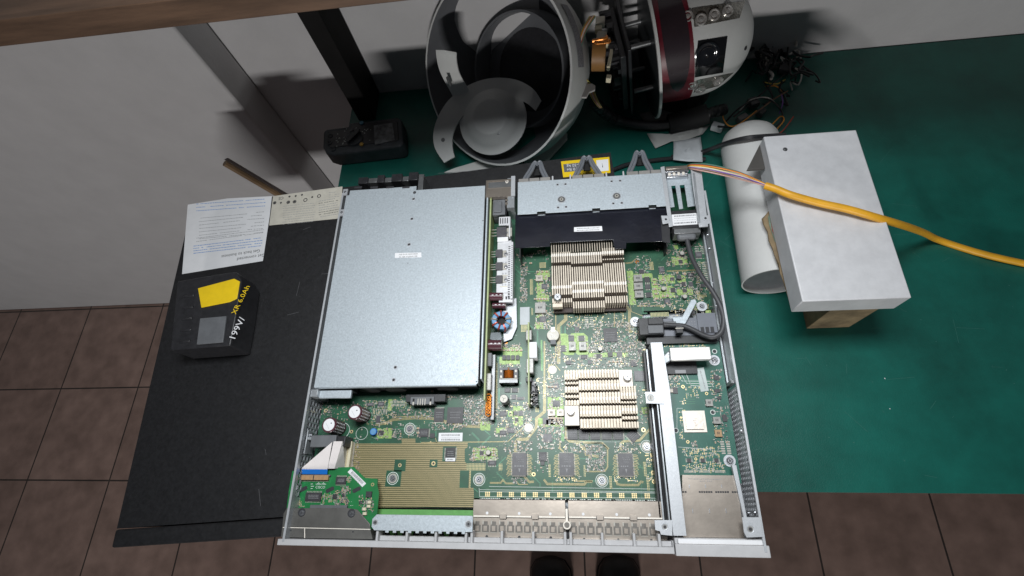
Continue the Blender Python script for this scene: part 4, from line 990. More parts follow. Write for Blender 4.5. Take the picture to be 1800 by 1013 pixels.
mm = MB(); mm.prism(poly([(1180.5, 377.5), (1227, 374.5), (1229, 394), (1182, 397)], 40), 39.6, 39.9, white)
for v, h, m2 in ((380, 1.6, ink), (384, .6, inkg), (388, .6, inkg), (392.5, 1.8, ink)): row(mm, 1185, v + .5, 1224, v - 2, 39.95, h, m2, .9, .4, 1.2)
mm.build('sticker', stick)
p = W(1207, 409, 36); mm = MB(); mm.obox(p.x, p.y, 21, 15, 27, 36, greyp)
plug = part(mm, 'cable_plug', bevel=3.5, seg=4)
mm = MB(); cp = [(1207, 418, 32), (1210, 432, 32), (1217, 455, 34), (1233, 485, 38), (1252, 512, 40), (1266, 538, 40), (1272, 562, 38), (1268, 583, 36), (1255, 592.5, 34), (1238, 590, 33), (1218, 580, 33), (1200, 573, 33), (1180, 572, 33), (1166, 571, 33)]
mm.tube([W3(*q) for q in cp], 2.6, mat('dark_grey_cable', (.055, .055, .06), .5), 12, 6); part(mm, 'internal_cable')
# card edge module with black connector
mm = MB(); x0, x1, y0, y1 = rect(1165, 559, 1254, 590, 26); mm.box(x0, x1, y0, y1, 18, 26, mat('slate_plastic', (.16, .17, .20), .4)); mm.box(x0 - 18, x1 + 2, y0 - 8, y0, 15, 25, blackp)
mm.box(x1 - 16, x1 + 3, y0 + 2, y1 + 4, 26, 28.5, mat('slate_plastic', (.1, .1, .1)))
for k in range(3): mm.box(x1 - 14 + k * 5, x1 - 10.5 + k * 5, y0 + 2, y0 + 8, 28.6, 28.9, ink)
for i in range(40): xx = x0 + 8 + (i % 13) * 2.8; mm.box(xx, xx + .8, y1 - 5 - (i // 13) * 3, y1 - 4 - (i // 13) * 3, 26, 26.1, inkg)
mod = part(mm, 'edge_connector_module', bevel=.6)
mm = MB(); x0, x1, y0, y1 = rect(1123, 557, 1167, 588, 34); mm.box(x0, x1, y0, y1 - 1, 15, 33, blackp); mm.box(x0 + 9, x1 - 1, y0 + 1, y0 + 10, 33, 34.6, greyp); mm.box(x0 + 10, x1, y0 + 11, y1 - 1, 33, 34.2, blackp)
mm.box(x1, x1 + 13, y0 + 9, y0 + 14, 28, 34, greyp); mm.build('black_connector', mod, bevel=.7)
p0 = W(1194, 580, 36); mm = MB(); mm.obox(p0.x, p0.y, 7, 8, 30, 38, blackp); mm.obox(p0.x, p0.y + 1, 8.5, 1.2, 38, 38.6, tin); mm.build('cable_clip', mod, bevel=.4)
mm = MB(); mm.prism(poly([(1215, 527), (1222, 526), (1225, 531), (1205, 569), (1197, 572), (1185, 568), (1182, 558), (1199, 557)], 30), 29, 30, steel); mm.build('latch_arm', mod, bevel=.4)
for (u, v) in ((1117, 565), (1234, 538)):
    p = W(u, v, 18); mm = MB(); mm.disc(p.x, p.y, 5.6, ZB + .2, 17, steel2, 28); screw(mm, p.x, p.y, 17, 3.2, 1.8); sub(mm, 'large_screw')

# ================================================================ NETWORK MODULE BAY (RIGHT)
# centre rail
mm = MB(); z = 44.2
xa = W(1143.5, 603, z).x; xb = W(1164, 603, z).x; yt = W(1154, 602, z).y; ys = W(1165, 690, z).y; yb_ = W(1195, 942, z).y
xc = W(1182.5, 930, z).x; xd = W(1205.5, 930, z).x
mm.prism([(xa, yt), (xb, yt), (xb + 2.5, ys), (xd, ys), (xd, yb_), (xc, yb_), (xc, ys - 8), (xa, ys - 8)], 42.9, z, steel2)
mm.box(xa + .2, xa + 1.4, yb_ + 6, yt, 14, 42.9, wallsteel); mm.box(xd - 1.4, xd - .2, yb_ + 50, ys - 2, 26, 42.9, wallsteel)
rail = part(mm, 'centre_rail', bevel=.3)
mm = MB(); quad(mm, [(1134, 689), (1165, 689), (1167, 710), (1136, 709)], 45.6, steel2, 1.2)
p = W(1144, 699.5, 46); mm.torus(p.x, p.y, 45.6, 3.2, .4, steel2, 20, 5); mm.disc(p.x, p.y, 3.0, 45.6, 45.75, ferrite, 18); mm.obox(p.x, p.y, .5, 3, 45.75, 45.8, ink)
quad(mm, [(1150.5, 914.5), (1181.5, 914.5), (1182, 942), (1162, 940), (1160, 934), (1152, 932)], 45.2, steel2, 1.2)
p = W(1169, 926.5, 46); mm.torus(p.x, p.y, 45.2, 2.4, .5, steel2, 20, 5); mm.disc(p.x, p.y, 2.2, 45.2, 45.3, ferrite, 16); mm.disc(p.x, p.y, 1.2, 45.3, 45.4, ink, 12)
mm.build('mounting_tab', rail, bevel=.3)
mm = MB()
for k, (xx, m2) in enumerate(((xa - 6, blackp), (xa - 3.6, wallsteel), (xa - 1.8, blackdeep))): mm.box(xx, xx + 1.4, yb_ + 8, yt - 4, 6, 30 + k * 3, m2)
part(mm, 'divider_wall')
# module board
ZM = 20.0
xm0 = xa + 4; mm = MB(); mm.box(xm0, XR - 5, W(1240, 838, ZM).y - 6, W(1210, 601, ZM).y, ZM - 1.6, ZM, pcb_teal); modb = part(mm, 'module_board')
mm = MB(); mm.prism(poly([(1199, 835), (1293, 836), (1309, 946), (1200, 944)], 30), 21, 30, cage); cg = part(mm, 'module_port_cage', bevel=.5)
mm = MB()
for g in range(4):
    u0 = 1201 + g * 29 - (6 if g == 0 else 0)
    for k in range(3 if g == 0 else 6):
        p = W(u0 + k * 4.1 + (2 if g == 0 else 0), 865 + (u0 - 1200) * .003, 30); mm.obox(p.x, p.y, 1.7, 1.5, 30, 30.1, ink)
for (u, v, l) in ((1211.5, 855, 3), (1240, 855, 3), (1268.5, 855, 3), (1217.5, 898, 4), (1247, 898, 4), (1276, 898, 4)):
    p = W(u, v, 30); mm.obox(p.x, p.y, .7, l, 30, 30.5, chrome)
row(mm, 1210, 842, 1270, 843, 30.05, .8, inkg, .7, .4, 1.2); row(mm, 1230, 846, 1252, 846, 30.05, .7, inkg, .7, .4, 1.2)
mm.build('cage_perforation', cg)
# folded silver bar
mm = MB(); x0, x1, y0, y1 = rect(1178, 610, 1250, 633, 41); mm.box(x0, x1, y0, y1, 36, 41, mat('highlit_spreader', (.72, .71, .69), .38, .5)); mm.box(x0 + 1, x1 - 1, y1 - 2, y1, 21, 37, tin)  # pale base colour carries the highlight on the bar
mm.prism([(x0 - 7, y0 - 3), (x0 + .5, y0 + 1), (x0 + .5, y1 - 1), (x0 - 7, y1 - 8)], 28, 35, wallsteel)
part(mm, 'heat_spreader_bar', bevel=.9)
mm = MB(); x0, x1, y0, y1 = rect(1171, 636, 1228, 658, 22); mm.box(x0, x1 - 2, y0, y1 + 8, 21, 24, blackp); ox = x1
x0, x1, y0, y1 = rect(1187, 650, 1206, 656, 25); mm.box(x0, x1, y0, y1, 24, 24.3, inkg); mm.build('module_socket', modb, bevel=.4)
mm = MB(); x0, x1, y0, y1 = rect(1201, 722, 1241, 760, 22); mm.box(x0, x1, y0, y1, ZM + .2, ZM + 1.6, fintip); x0, x1, y0, y1 = rect(1206, 727, 1236, 754.5, 24); mm.box(x0, x1, y0, y1, ZM + 1.6, ZM + 3.4, ferrite2 if False else mat('nickel_lid', (.62, .55, .49), .35, .6, .06, 300, .05))
cx_ = (x0 + x1) / 2; cy_ = (y0 + y1) / 2
for i in range(5): mm.obox(cx_ + random.uniform(-1, 1), cy_ - 4 + i * 1.6, random.uniform(1, 3.4), .35, ZM + 3.4, ZM + 3.45, inkg)
mm.build('processor', modb, bevel=.35)
inductor(1241, 702, 1253, 714, 3.5, ferrite, modb, ZM); inductor(1254, 733, 1267, 745, 3.5, ferrite, modb, ZM); inductor(1257, 755.5, 1269, 768, 2.5, brownp, modb, ZM)
for r_ in ((1255, 659, 1264, 668), (1256, 684, 1266, 690), (1183, 681, 1191, 692), (1270, 729, 1278, 741), (1261, 697, 1268, 702)): ic(*r_, 1.2, '', z=ZM, par=modb, name='small_chip')
for r_ in ((1208, 806, 1215, 813), (1232, 806, 1239, 813), (1256, 806, 1263, 813)): ic(*r_, 1.0, 'h', 3, z=ZM, par=modb, name='small_chip')
ic(1178, 684, 1183, 690, 2.2, z=ZM, par=modb, name='small_chip', m=ferrite2)
smd([(1172, 655, 1195, 690, 50, 'x'), (1250, 650, 1268, 705, 50, 'x'), (1200, 787, 1268, 805, 60, 'p'), (1200, 812, 1272, 830, 60, 'p'), (1205, 680, 1230, 700, 14, 'p'), (1255, 715, 1280, 780, 40, 'x'), (1195, 700, 1205, 780, 20, 'p'), (1215, 775, 1225, 785, 10, 'x'), (1170, 604, 1240, 610, 20, 'p')], 'surface_mounted_parts', modb, ZM)
mm = MB()
for i in range(6):
    for k in (-1, 1): c = W(1274 + k * 5 + i * .6, 777 + i * 4, ZM); mm.obox(c.x, c.y, 3.6, 1.3, ZM + .1, ZM + .4, tin)
for (u0, u1, n) in ((1203, 1222, 9), (1229, 1249, 9), (1257, 1276, 9)):
    for i in range(n): c = W(u0 + (u1 - u0) * i / n, 829, ZM); mm.obox(c.x, c.y, .6, 2.4, ZM + .1, ZM + .4, tin)
mm.build('solder_pad_rows', modb)
mm = MB()
for k in range(6):
    mm.strip([W(1185 + k * 4, 660 - k * 1, ZM + .15), W(1195 + k * 4, 668 + k * 2, ZM + .15), W(1255, 668 + k * 2.4, ZM + .15)], .55, ZM + .15, silk if k % 2 else trace2)
for k in range(8): mm.strip([W(1205, 682 + k * 4, ZM + .15), W(1222, 682 + k * 4, ZM + .15)], .4, ZM + .15, trace2)
for (a, b, c_, d_) in ((1190, 718, 1190, 760), (1190, 718, 1200, 718), (1250, 790, 1192, 786)): mm.strip([W(a, b, ZM + .15), W(c_, d_, ZM + .15)], .35, ZM + .15, silk)
for (u, v, r) in ((1200.5, 680, 1.8), (1242, 692, 1.6), (1209, 777, 1.6), (1223, 807, 1.4)): p = W(u, v, ZM); mm.ring(p.x, p.y, r * .5, r, ZM + .25, gold)
for (u, v) in ((1256, 618), (1253, 725), (1188, 757)): p = W(u, v, ZM); mm.disc(p.x, p.y, 1.8, ZM + .02, ZM + .2, ink, 14); mm.ring(p.x, p.y, 1.9, 2.6, ZM + .18, silk)
mm.build('module_traces', modb)
mm = MB(); mm.prism(poly([(1224, 648), (1237, 646), (1246, 687), (1232, 689)], ZM + .5), ZM + .2, ZM + .5, mat('translucent_label', (.50, .56, .55), .5)); row(mm, 1231, 652, 1240, 684, ZM + .55, 1.2, inkg, .9, .4, 1.2); mm.build('sticker', modb)
for (u, v) in ((1256, 633), (1283, 810)):
    p = W(u, v, ZM + 2); mm = MB(); mm.disc(p.x, p.y, 5.6, ZM + .2, ZM + 1, steel2, 28); screw(mm, p.x, p.y, ZM + 1, 3.8, 1.8); mm.build('module_screw', modb)
mm = MB(); mm.prism(poly([(1285, 818), (1293, 818), (1312, 912), (1306, 912)], 30), 28, 33, steel2); part(mm, 'module_side_strip', bevel=.3)
# right front tab + bright handle bar of the module
mm = MB(); quad(mm, [(1304.5, 909.5), (1336, 909.5), (1341.5, 944), (1313, 945), (1308, 936)], 45.2, steel2, 1.4)
p = W(1319, 930.5, 45.2); mm.torus(p.x, p.y, 45.2, 2.8, .5, steel2, 20, 5); mm.disc(p.x, p.y, 2.6, 45.2, 45.35, ferrite, 16); mm.disc(p.x, p.y, 1.5, 45.35, 45.45, ink, 12)
p_ = part(mm, 'corner_tab', bevel=.4)
mm = MB(); 
for (u, v) in ((1316, 902), (1327, 901), (1303, 757), (1252, 498), (1259, 538), (1247, 437), (1244, 413)):
    # rivets standing on the inner face of the right wall
    d_ = ray(u, v); t_ = (XR - 2.2 - CAM.x) / d_.x; q = CAM + d_ * t_; mm.cyl((XR - 1.9, q.y, max(8, min(40, q.z))), (XR - 3.4, q.y, max(8, min(40, q.z))), 2.0, 1.4, chrome, 14)
part(mm, 'wall_rivet')
# inner right liner strip that hides the board edge
mm = MB(); mm.box(XR - 4.4, XR - 2.6, 150, 330, 12, 22, wallsteel); mm.box(XR - 4.8, XR - 2.2, 150, 153, 4, 38, darksteel); part(mm, 'wall_liner')

# ================================================================ FRONT: bezel, port cages, console board
zb_ = 44.0
yf = 0.0
mm = MB()
xe0 = W(488, 950, 44).x; xe1 = W(1186, 960, 44).x; xe2 = W(1354, 968, 44).x
yk = W(900, 956, 44).y
mm.box(xe0, xe1 - .5, -1, yk, 1, 44, bezelm)
mm.box(xe1 - .5 - 1, xe1 - .5, -1, yk + 5, 1, 43, bezelm)
# recessed trough
xt0 = W(663, 948, 36).x; mm.box(xt0, xe1 - .5, yk - .2, W(900, 946, 36).y, 1, 36, bezelm)
for u in (663, 715, 766, 819, 829, 882, 937, 993, 1003, 1058, 1114, 1158):
    p = W(u + .5, 945, 40); mm.box(p.x - 1.2, p.x + 1.2, yk - .3, W(900, 934, 42).y, 30, 42, bezelm)
part(mm, 'front_bezel', bevel=.5)
mm = MB(); mm.box(xe1 + .6, xe2, -2.5, W(1270, 958, 44).y, 1, 43.6, bezelm); mm.box(xe1 + 1, W(1345, 950, 44).x, W(1270, 958, 44).y - .2, W(1270, 947, 41).y, 2, 40, bezelm); part(mm, 'module_bezel', bevel=.6)
x0, x1, y0, y1 = rect(1192, 948.5, 1341, 958, 44); mm = MB(); mm.box(x0, x1, y0 + .2, y1, 42, 44.3, white); part(mm, 'module_label_bar', bevel=.8)
# long zinc bar
x0, x1, y0, y1 = rect(653.5, 905.5, 831, 934, 44.5); mm = MB(); mm.prism([(x0, y0 + 3), (x0 + 3, y0), (x1, y0), (x1, y1 - 1), (x1 - 1, y1), (x0 + 4, y1), (x0, y1 - 4)], 43.2, 44.5, steel)
for i in range(11): xx = x0 + 14 + i * 7.4; mm.box(xx, xx + 3.4, y0 - 1.8, y0 + .2, 43.3, 44.2, steel)
bar = part(mm, 'front_crossbar', bevel=.35); mm = MB()
for (u, v, r) in ((659.5, 918.5, 2.0), (823.5, 921.5, 2.4)): p = W(u, v, 44.5); mm.torus(p.x, p.y, 44.5, r * 1.25, .6, steel2, 22, 6); mm.disc(p.x, p.y, r, 44.5, 44.65, darksteel, 16); mm.disc(p.x, p.y, r * .5, 44.65, 44.7, ink, 10)
mm.build('crossbar_hole', bar)
# port area below the crossbar
x0, x1, _, _ = rect(663, 935, 820, 945, 30); mm = MB(); mm.box(x0, x1, yk + 2, 21, 4, 24, blackdeep)
for i in range(9): 
    c = W(674 + i * 16 + random.uniform(-4, 4), 937, 25); mm.prism([(c.x - 4, yk + 9), (c.x + 4, yk + 9), (c.x + 1, yk + 3), (c.x - 1, yk + 3)], 24, 25, lime2 if i in (1, 2, 3, 6, 7) else greyp)
part(mm, 'port_inserts')
# copper port cages
zc = 30.0
for gi, (u0, u1) in enumerate(((832, 993.5), (999, 1168))):
    x0, x1, y0, y1 = rect(u0, 879 + gi * 2, u1, 908 + gi * 2, zc); mm = MB(); mm.box(x0, x1, y0, y1, 14.2, zc, cage)
    mm.box(x0 + .5, x1 - .3, y0 - .9, y0 + .4, 22, zc + .5, fintip)
    yy0 = W(900, 945 + gi * 1.5, zc).y; mm.box(x0, x1, yy0, y0 - .8, 14, zc - 1.5, cage)
    cgo = part(mm, 'port_cage', bevel=.3)
    mm = MB()
    nC = 11; wd = (x1 - x0) / nC; ya = y0 - 4.2; yb2 = yy0 + 3.6
    for i in range(nC):
        xa_ = x0 + i * wd
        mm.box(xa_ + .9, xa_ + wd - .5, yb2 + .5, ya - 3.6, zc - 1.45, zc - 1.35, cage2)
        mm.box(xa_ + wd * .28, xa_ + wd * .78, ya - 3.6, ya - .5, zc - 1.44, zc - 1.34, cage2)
        mm.box(xa_ + .2, xa_ + .65, yb2 + 1, ya - 4, zc - 1.5, zc - .9, tin); mm.box(xa_ + wd * .15, xa_ + wd * .3, ya - 3, ya + .2, zc - 1.5, zc - .9, tin)
        mm.box(xa_ + 1.2, xa_ + wd - .8, yb2 - .1, yb2 + .4, zc - 1.5, zc - 1.0, tin)
        mm.obox(xa_ + wd * .5, (ya + yb2) / 2 - 1.5, wd * .42, 4.4, zc - 1.35, zc - .8, cage, random.uniform(-.12, .12))
    mm.build('spring_fingers', cgo)
    mm = MB()
    for (f, kind) in ((.155, 0), (.33, 1), (.505, 0), (.675, 1), (.84, 0)):
        xx = x0 + (x1 - x0) * (f if gi == 0 else f)
        if kind == 0: mm.disc(xx, y0 + 2.6, 1.3, zc, zc + .3, white, 14)
        else: mm.box(xx - 3, xx + 3, y0 - 2.2, y0 + 2.5, zc + .1, zc + .9, cage); mm.box(xx - 3.6, xx - 3, y0 - 1.6, y0 + .8, zc + .4, zc + .6, ink); mm.box(xx + 3, xx + 3.6, y0 - 1.6, y0 + .8, zc + .4, zc + .6, ink)
        mm.disc(xx, yy0 + .3, 1.3, zc - 1.5, zc - 1.3, ink, 10)
    mm.build('cage_latch', cgo)
p = W(996.5, 923.5, 38); mm = MB(); mm.disc(p.x, p.y, 3.8, 30, 37, fintip, 24); mm.torus(p.x, p.y, 37, 3.0, .8, fintip, 24, 6); mm.disc(p.x, p.y, 2.2, 37, 37.3, cage2, 16); mm.box(p.x - 1, p.x + 1, p.y + 3, p.y + 14, 30, 35, fintip)
mm.box(p.x - 1.2, p.x + 1.2, p.y - 14, p.y - 3, 20, 29, ink); part(mm, 'cage_standoff')

# console daughter board (bottom left)
ZC = 27.0
mm = MB(); mm.prism(poly([(514, 828), (588, 827), (591, 822), (621.6, 821), (641, 840), (663.5, 842), (663, 852), (666, 867.5), (662, 912), (655, 930), (500, 925), (508, 860)], ZC), ZC - 1.6, ZC, pcb_bright)
con = part(mm, 'console_board')
mm = MB(); zq = 36
mm.prism(poly([(504, 893.5), (609, 893), (628, 896), (650, 921), (651, 930), (496, 926), (498, 903)], zq), zq - 1.2, zq, mat('dark_nickel', (.17, .165, .155), .42, .55, .06, 90, .03))
cov = part(mm, 'console_port_shield', bevel=.4)
mm = MB(); dn = MATS['dark_nickel']; mm.prism(poly([(496, 928), (534, 929.2), (534, 945.5), (494, 944.5)], zq - .6), 14, zq - .6, dn); mm.prism(poly([(537, 929.2), (651, 931.5), (655, 948), (536, 946)], zq - .6), 14, zq - .6, dn)
mm.strip([W(497, 927.3, zq + .1), W(651, 930.8, zq + .1)], .8, zq + .1, fintip); mm.strip([W(535.5, 929, zq + .1), W(535.5, 946, zq + .1)], 1.0, zq + .1, fintip)
for (u, v) in ((510.5, 932.5), (620, 935), (618.5, 921)): p = W(u, v, zq); mm.disc(p.x, p.y, .8, zq - .6, zq - .45, ink, 10)
mm.build('shield_front', cov)
for (u, v) in ((531.5, 902), (619, 903.5)):
    p = W(u, v, zq); mm = MB(); mm.disc(p.x - .8, p.y + .6, 4.0, zq, zq + .2, ink, 24); screw(mm, p.x, p.y, zq + .2, 2.6, 1.6); mm.build('shield_screw', cov)
csub = lambda mm, n, **k: mm.build(n, con, **k)
ic(536.5, 866, 564, 881, 2, 'v', 11, z=ZC, par=con, m=epoxy); ic(590, 838.5, 608, 851, 1.8, 'v', 9, z=ZC, par=con, m=epoxy)
ic(643, 864, 653, 874, 2.2, '', z=ZC, par=con, name='small_chip'); ic(584.5, 869, 592, 877, 1.4, 'h', 3, z=ZC, par=con, name='small_chip'); ic(601, 868, 606, 874, 1.2, z=ZC, par=con, name='small_chip'); ic(631, 881, 637, 886, 1.2, z=ZC, par=con, name='small_chip')
x0, x1, y0, y1 = rect(545, 888, 610, 894, ZC + 3); mm = MB(); mm.box(x0, x1, y0 - 2, y1, ZC, ZC + 3.5, greyp); csub(mm, 'connector_bar', bevel=.4)
mm = MB()
for (u, v) in ((533, 860), (580, 861), (627, 861)):
    for (du, dv) in ((-3.6, 1.8), (0, 0), (3.8, -1.8)): p = W(u + du, v + dv, ZC); mm.disc(p.x, p.y, 2.1, ZC + .02, ZC + .2, ink, 12)
    p = W(u, v, ZC); mm.obox(p.x, p.y, 9, 2.8, ZC + .02, ZC + .22, ink, math.radians(22))
csub(mm, 'cutout')
# emblem and lettering on the daughter board
mm = MB(); c = W(563, 857, ZC + .3); mm.text('CISCO', 3.6, T(c.x, c.y, ZC + .25, 0), silk)
for i, h in enumerate((.9, 1.5, 2.4, 1.5, .9, 1.5, 2.4, 1.5, .9)): mm.box(c.x - 5.4 + i * 1.3, c.x - 5.0 + i * 1.3 + .15, c.y + 2.6, c.y + 2.6 + h, ZC + .05, ZC + .25, silk)
row(mm, 546, 851, 552, 851, ZC + .25, .5, silk); row(mm, 546, 855, 553, 855, ZC + .25, .5, silk); row(mm, 546, 859, 552, 859, ZC + .25, .5, silk)
for i in range(12): u = random.uniform(520, 655); v = random.uniform(880, 892); row(mm, u, v, u + 6, v, ZC + .25, .45, silk, .6, .3, .9)
csub(mm, 'board_lettering')
mm = MB(); mm.prism(poly([(516, 845), (523.5, 845.5), (520, 877.5), (511, 877)], ZC + .4), ZC + .1, ZC + .4, white); row(mm, 519.3, 849, 516, 874, ZC + .45, 2.6, ink, .9, .25, .6)
csub(mm, 'barcode_sticker', bevel=.1)
mm = MB(); mm.prism(poly([(611, 830), (617, 824), (643.5, 850), (637, 856.5)], ZC + .4), ZC + .1, ZC + .4, white); row(mm, 618, 830.5, 639, 850.5, ZC + .45, 2.6, ink, .9, .25, .7); row(mm, 615.5, 833, 632, 850.5, ZC + .45, .6, inkg, .9, .3, .9)
csub(mm, 'barcode_sticker', bevel=.1)
smd([(590, 862, 612, 888, 60, 'x'), (518, 878, 532, 892, 20, 'p'), (632, 870, 658, 900, 34, 'c'), (600, 855, 616, 868, 24, 'x'), (607, 838, 618, 848, 10, 'p'), (565, 868, 590, 884, 30, 'p')], 'surface_mounted_parts', con, ZC)
mm = MB()
for (u, v) in ((641, 895), (649, 890), (642, 903), (650, 883)): c = W(u, v, ZC + 1); mm.obox(c.x, c.y, 3.4, 2.6, ZC + .1, ZC + 2.2, cream); mm.obox(c.x - 2, c.y, .8, 2.7, ZC + .1, ZC + 2.25, tin)
p = W(655, 852, ZC); mm.ring(p.x, p.y, 1, 1.7, ZC + .25, gold)
csub(mm, 'tantalum_capacitor')
# pins of the brown connector and the folded ribbon
mm = MB(); x0, x1, y0, y1 = rect(526, 835.5, 577, 844, ZC + 3); mm.box(x0, x1, y0, y1, ZC, ZC + 3.4, brownp)
xm = (x0 + x1) / 2; mm.box(xm - .5, xm + .5, y0 - .1, y1 + .1, ZC + 3.4, ZC + 3.6, ink); mm.box(x0 - .6, x1 + 1.6, y1 - 1, y1 + .6, ZC, ZC + 2.8, greyp)
for i in range(22): xx = x0 + 1 + i * (x1 - x0 - 2) / 21; mm.box(xx - .25, xx + .25, y0 - 1.6, y0, ZC, ZC + .8, tin)
csub(mm, 'ribbon_connector', bevel=.2)
rb = MB()
def sheet(mm, pts, m, th=.35):
    P = [W3(*q) for q in pts]; n = len(P); vs = P + [p - Vector((0, 0, th)) for p in P]
    mm.add(vs, [list(range(n)), list(range(n, 2 * n))[::-1]] + [[i, (i + 1) % n, n + (i + 1) % n, n + i][::-1] for i in range(n)], m)
sheet(rb, [(530.5, 825, 32), (575.5, 825.5, 32), (584, 777, 41), (530.5, 823, 33)], ribbonm)
sheet(rb, [(576, 824, 31), (588, 824, 30.6), (602, 776, 37.5), (586.5, 776, 41.3)], ribbonm)
sheet(rb, [(588, 824, 30.4), (606, 822, 20), (611, 777, 20), (602.4, 776, 37.3)], ribbong)
o = part(rb, 'ribbon_cable', smooth=False)
rb = MB(); sheet(rb, [(530.5, 825, 32.1), (529.5, 833.5, 30.5), (575, 834, 30.5), (575.5, 825.3, 32.1)], bluep, .5); rb.build('blue_end_strip', o, smooth=False)
mm = MB(); x0, x1, y0, y1 = rect(608, 776, 616, 822, 20); mm.box(x0, x1, y0, y1, ZB, 20, cream)
for i in range(30): yy = y0 + 1 + i * (y1 - y0 - 2) / 29; mm.box(x1, x1 + 1.4, yy - .3, yy + .3, ZB + .1, ZB + .6, tin); mm.box(x0 + 1, x0 + 2, yy - .3, yy + .3, 20, 20.15, gold)
sub(mm, 'ribbon_socket', bevel=.3)
# dark grey foam block and its wall bracket
mm = MB(); x0, x1, y0, y1 = rect(546, 765, 590, 786, 38); mm.box(x0, x1, y0, y1, 18, 38, greyp); mm.box(x1, x1 + 9, y0 + 1, y1 - .5, 16, 35, blackp); part(mm, 'foam_block', bevel=.7)
mm = MB(); mm.box(1.9, 3.4, 84, 108, 20, 36, wallsteel); mm.box(3.4, 9, 98, 101, 24, 36, wallsteel); mm.cyl((2, 103, 30), (6.5, 103, 30), 3.2, 2.8, chrome, 18); mm.box(1.9, 10, 142, 150, 14, 42, wallsteel)
part(mm, 'wall_bracket', bevel=.5)

# ================================================================ COLOURED WIRES + ORANGE SLEEVE
cols = [('green', (.10, .22, .16)), ('red', (.45, .06, .04)), ('orange', (.75, .30, .04)), ('yellow', (.72, .52, .10)), ('white', (.7, .66, .62)), ('purple', (.22, .10, .40)), ('brown', (.28, .16, .10)), ('pink', (.55, .33, .28))]
wt = thing('wire_loom', 'loom of thin coloured wires running into an orange sleeve at the right', 'wires', tuple(W3(1280, 310, -30)))
for i, (n_, c_) in enumerate(cols):
    m2 = mat(n_ + '_insulation', c_, .4)
    pts = [W3(1207 + i * .5, 291 + i * .8, 36), W3(1218, 288.5 + i * 1.3, 47), W3(1250, 290 + i * 1.8 + (i % 2), 52), W3(1300, 303 + i * 1.9 - (i % 3), 48), W3(1346, 323 + i * .6, 40), W3(1352, 327 + i * .4, 40)]
    b_ = tuple(W3(1280, 310, -30)); mm = MB().tube(pts, .75, m2, 6, 5); mm.build('wire', wt, base=b_)
ors = mat('orange_sleeve', (.72, .36, .02), .45)
mm = MB().tube([W3(1345, 326.5, 40), W3(1365, 333, 42), W3(1390, 343, 44), W3(1440, 357, 42), W3(1490, 368, 42), W3(1545, 384, 36), W3(1592, 398, 0), W3(1625, 410, -50), W3(1655, 424, ZD + 5), W3(1740, 450, ZD + 5), W3(1880, 480, ZD + 5)], 4.2, ors, 12, 4); mm.build('sleeve', wt, base=tuple(W3(1280, 310, -30)))

# ================================================================ OBJECTS BEHIND THE SWITCH
# --- multimeter
zt_ = ZD + 30
def MMf(u, v, z=zt_): return W(u, v, z)
mmr = W(640, 240, ZD); mt = thing('multimeter', 'dark worn digital multimeter with rotary dial lying behind the cabinet', 'multimeter', (mmr.x, mmr.y, ZD)); bM = (mmr.x, mmr.y, ZD)
rub = mat('charcoal_rubber', (.040, .046, .052), .6, 0, .2, 60, .1, 300)
mm = MB(); mm.prism(poly([(568, 232), (573, 227), (612, 222), (613, 216), (698, 206), (706, 210), (709, 252), (703, 258), (585, 272), (572, 268), (567, 258)], zt_), ZD + .5, zt_, rub); mm.build('case', mt, bevel=5, base=bM, seg=3)
mm = MB(); mm.prism(poly([(577, 233), (615, 227), (618, 220), (694, 211), (699, 214), (701, 246), (696, 249), (580, 260)], zt_ + .3), zt_ - 1, zt_ + 1, blackp); mm.build('face_plate', mt, bevel=1, base=bM)
mm = MB(); mm.prism(poly([(657, 221), (690, 216), (694, 246), (659, 255)], zt_ + 1.4), zt_ + .8, zt_ + 1.6, mat('dusty_display', (.14, .145, .15), .4, 0, .5, 60)); mm.build('display', mt, bevel=.6, base=bM)
for (u, v) in ((581, 240), (580, 252), (586, 263)):
    p = W(u, v, zt_); mm = MB(); mm.torus(p.x, p.y, zt_ + 1.2, 3.4, 1.0, rub, 18, 6); mm.disc(p.x, p.y, 3, zt_ + .9, zt_ + 1.2, ink, 16); mm.build('jack', mt, base=bM)
p = W(621, 240, zt_ + 6); mm = MB(); mm.disc(p.x, p.y, 15, zt_ + 1, zt_ + 3, rub, 30, r1=14); mm.obox(p.x, p.y, 27, 5, zt_ + 3, zt_ + 8, blackp, .9); mm.build('dial', mt, bevel=.8, base=bM)
for (u, v, c_) in ((636, 217, (.08, .22, .30)), (636, 254.5, (.42, .25, .04)), (618, 230, (.05, .05, .06)), (629, 229, (.05, .05, .06))):
    p = W(u, v, zt_ + 1); mm = MB(); mm.disc(p.x, p.y, 3.2, zt_ + 1, zt_ + 3, mat('button_%d_%d' % (u, v), c_, .5), 18); mm.build('button', mt, base=bM)
mm = MB()
for i in range(34):
    u = random.uniform(590, 655); v = random.uniform(222, 256) - (u - 620) * .08; p = W(u, v, zt_ + 1); mm.obox(p.x, p.y, random.uniform(1, 2.8), .9, zt_ + 1.02, zt_ + 1.1, silk, 0.1)
mm.build('dial_markings', mt, base=bM)

# --- white dome housing (open shell)
whp = mat('matte_white_plastic', (0.58, 0.59, 0.58))
inner = mat('grey_inner_shell', (0.12, 0.125, 0.135), 0.5, 0, .06, 20)
c3 = W3(880, 128, ZD + 110); 
sh = thing('camera_housing', 'white round camera housing shell lying open, grey inside with a printed sticker', 'camera housing', (c3.x, c3.y, ZD)); bS = (c3.x, c3.y, ZD)
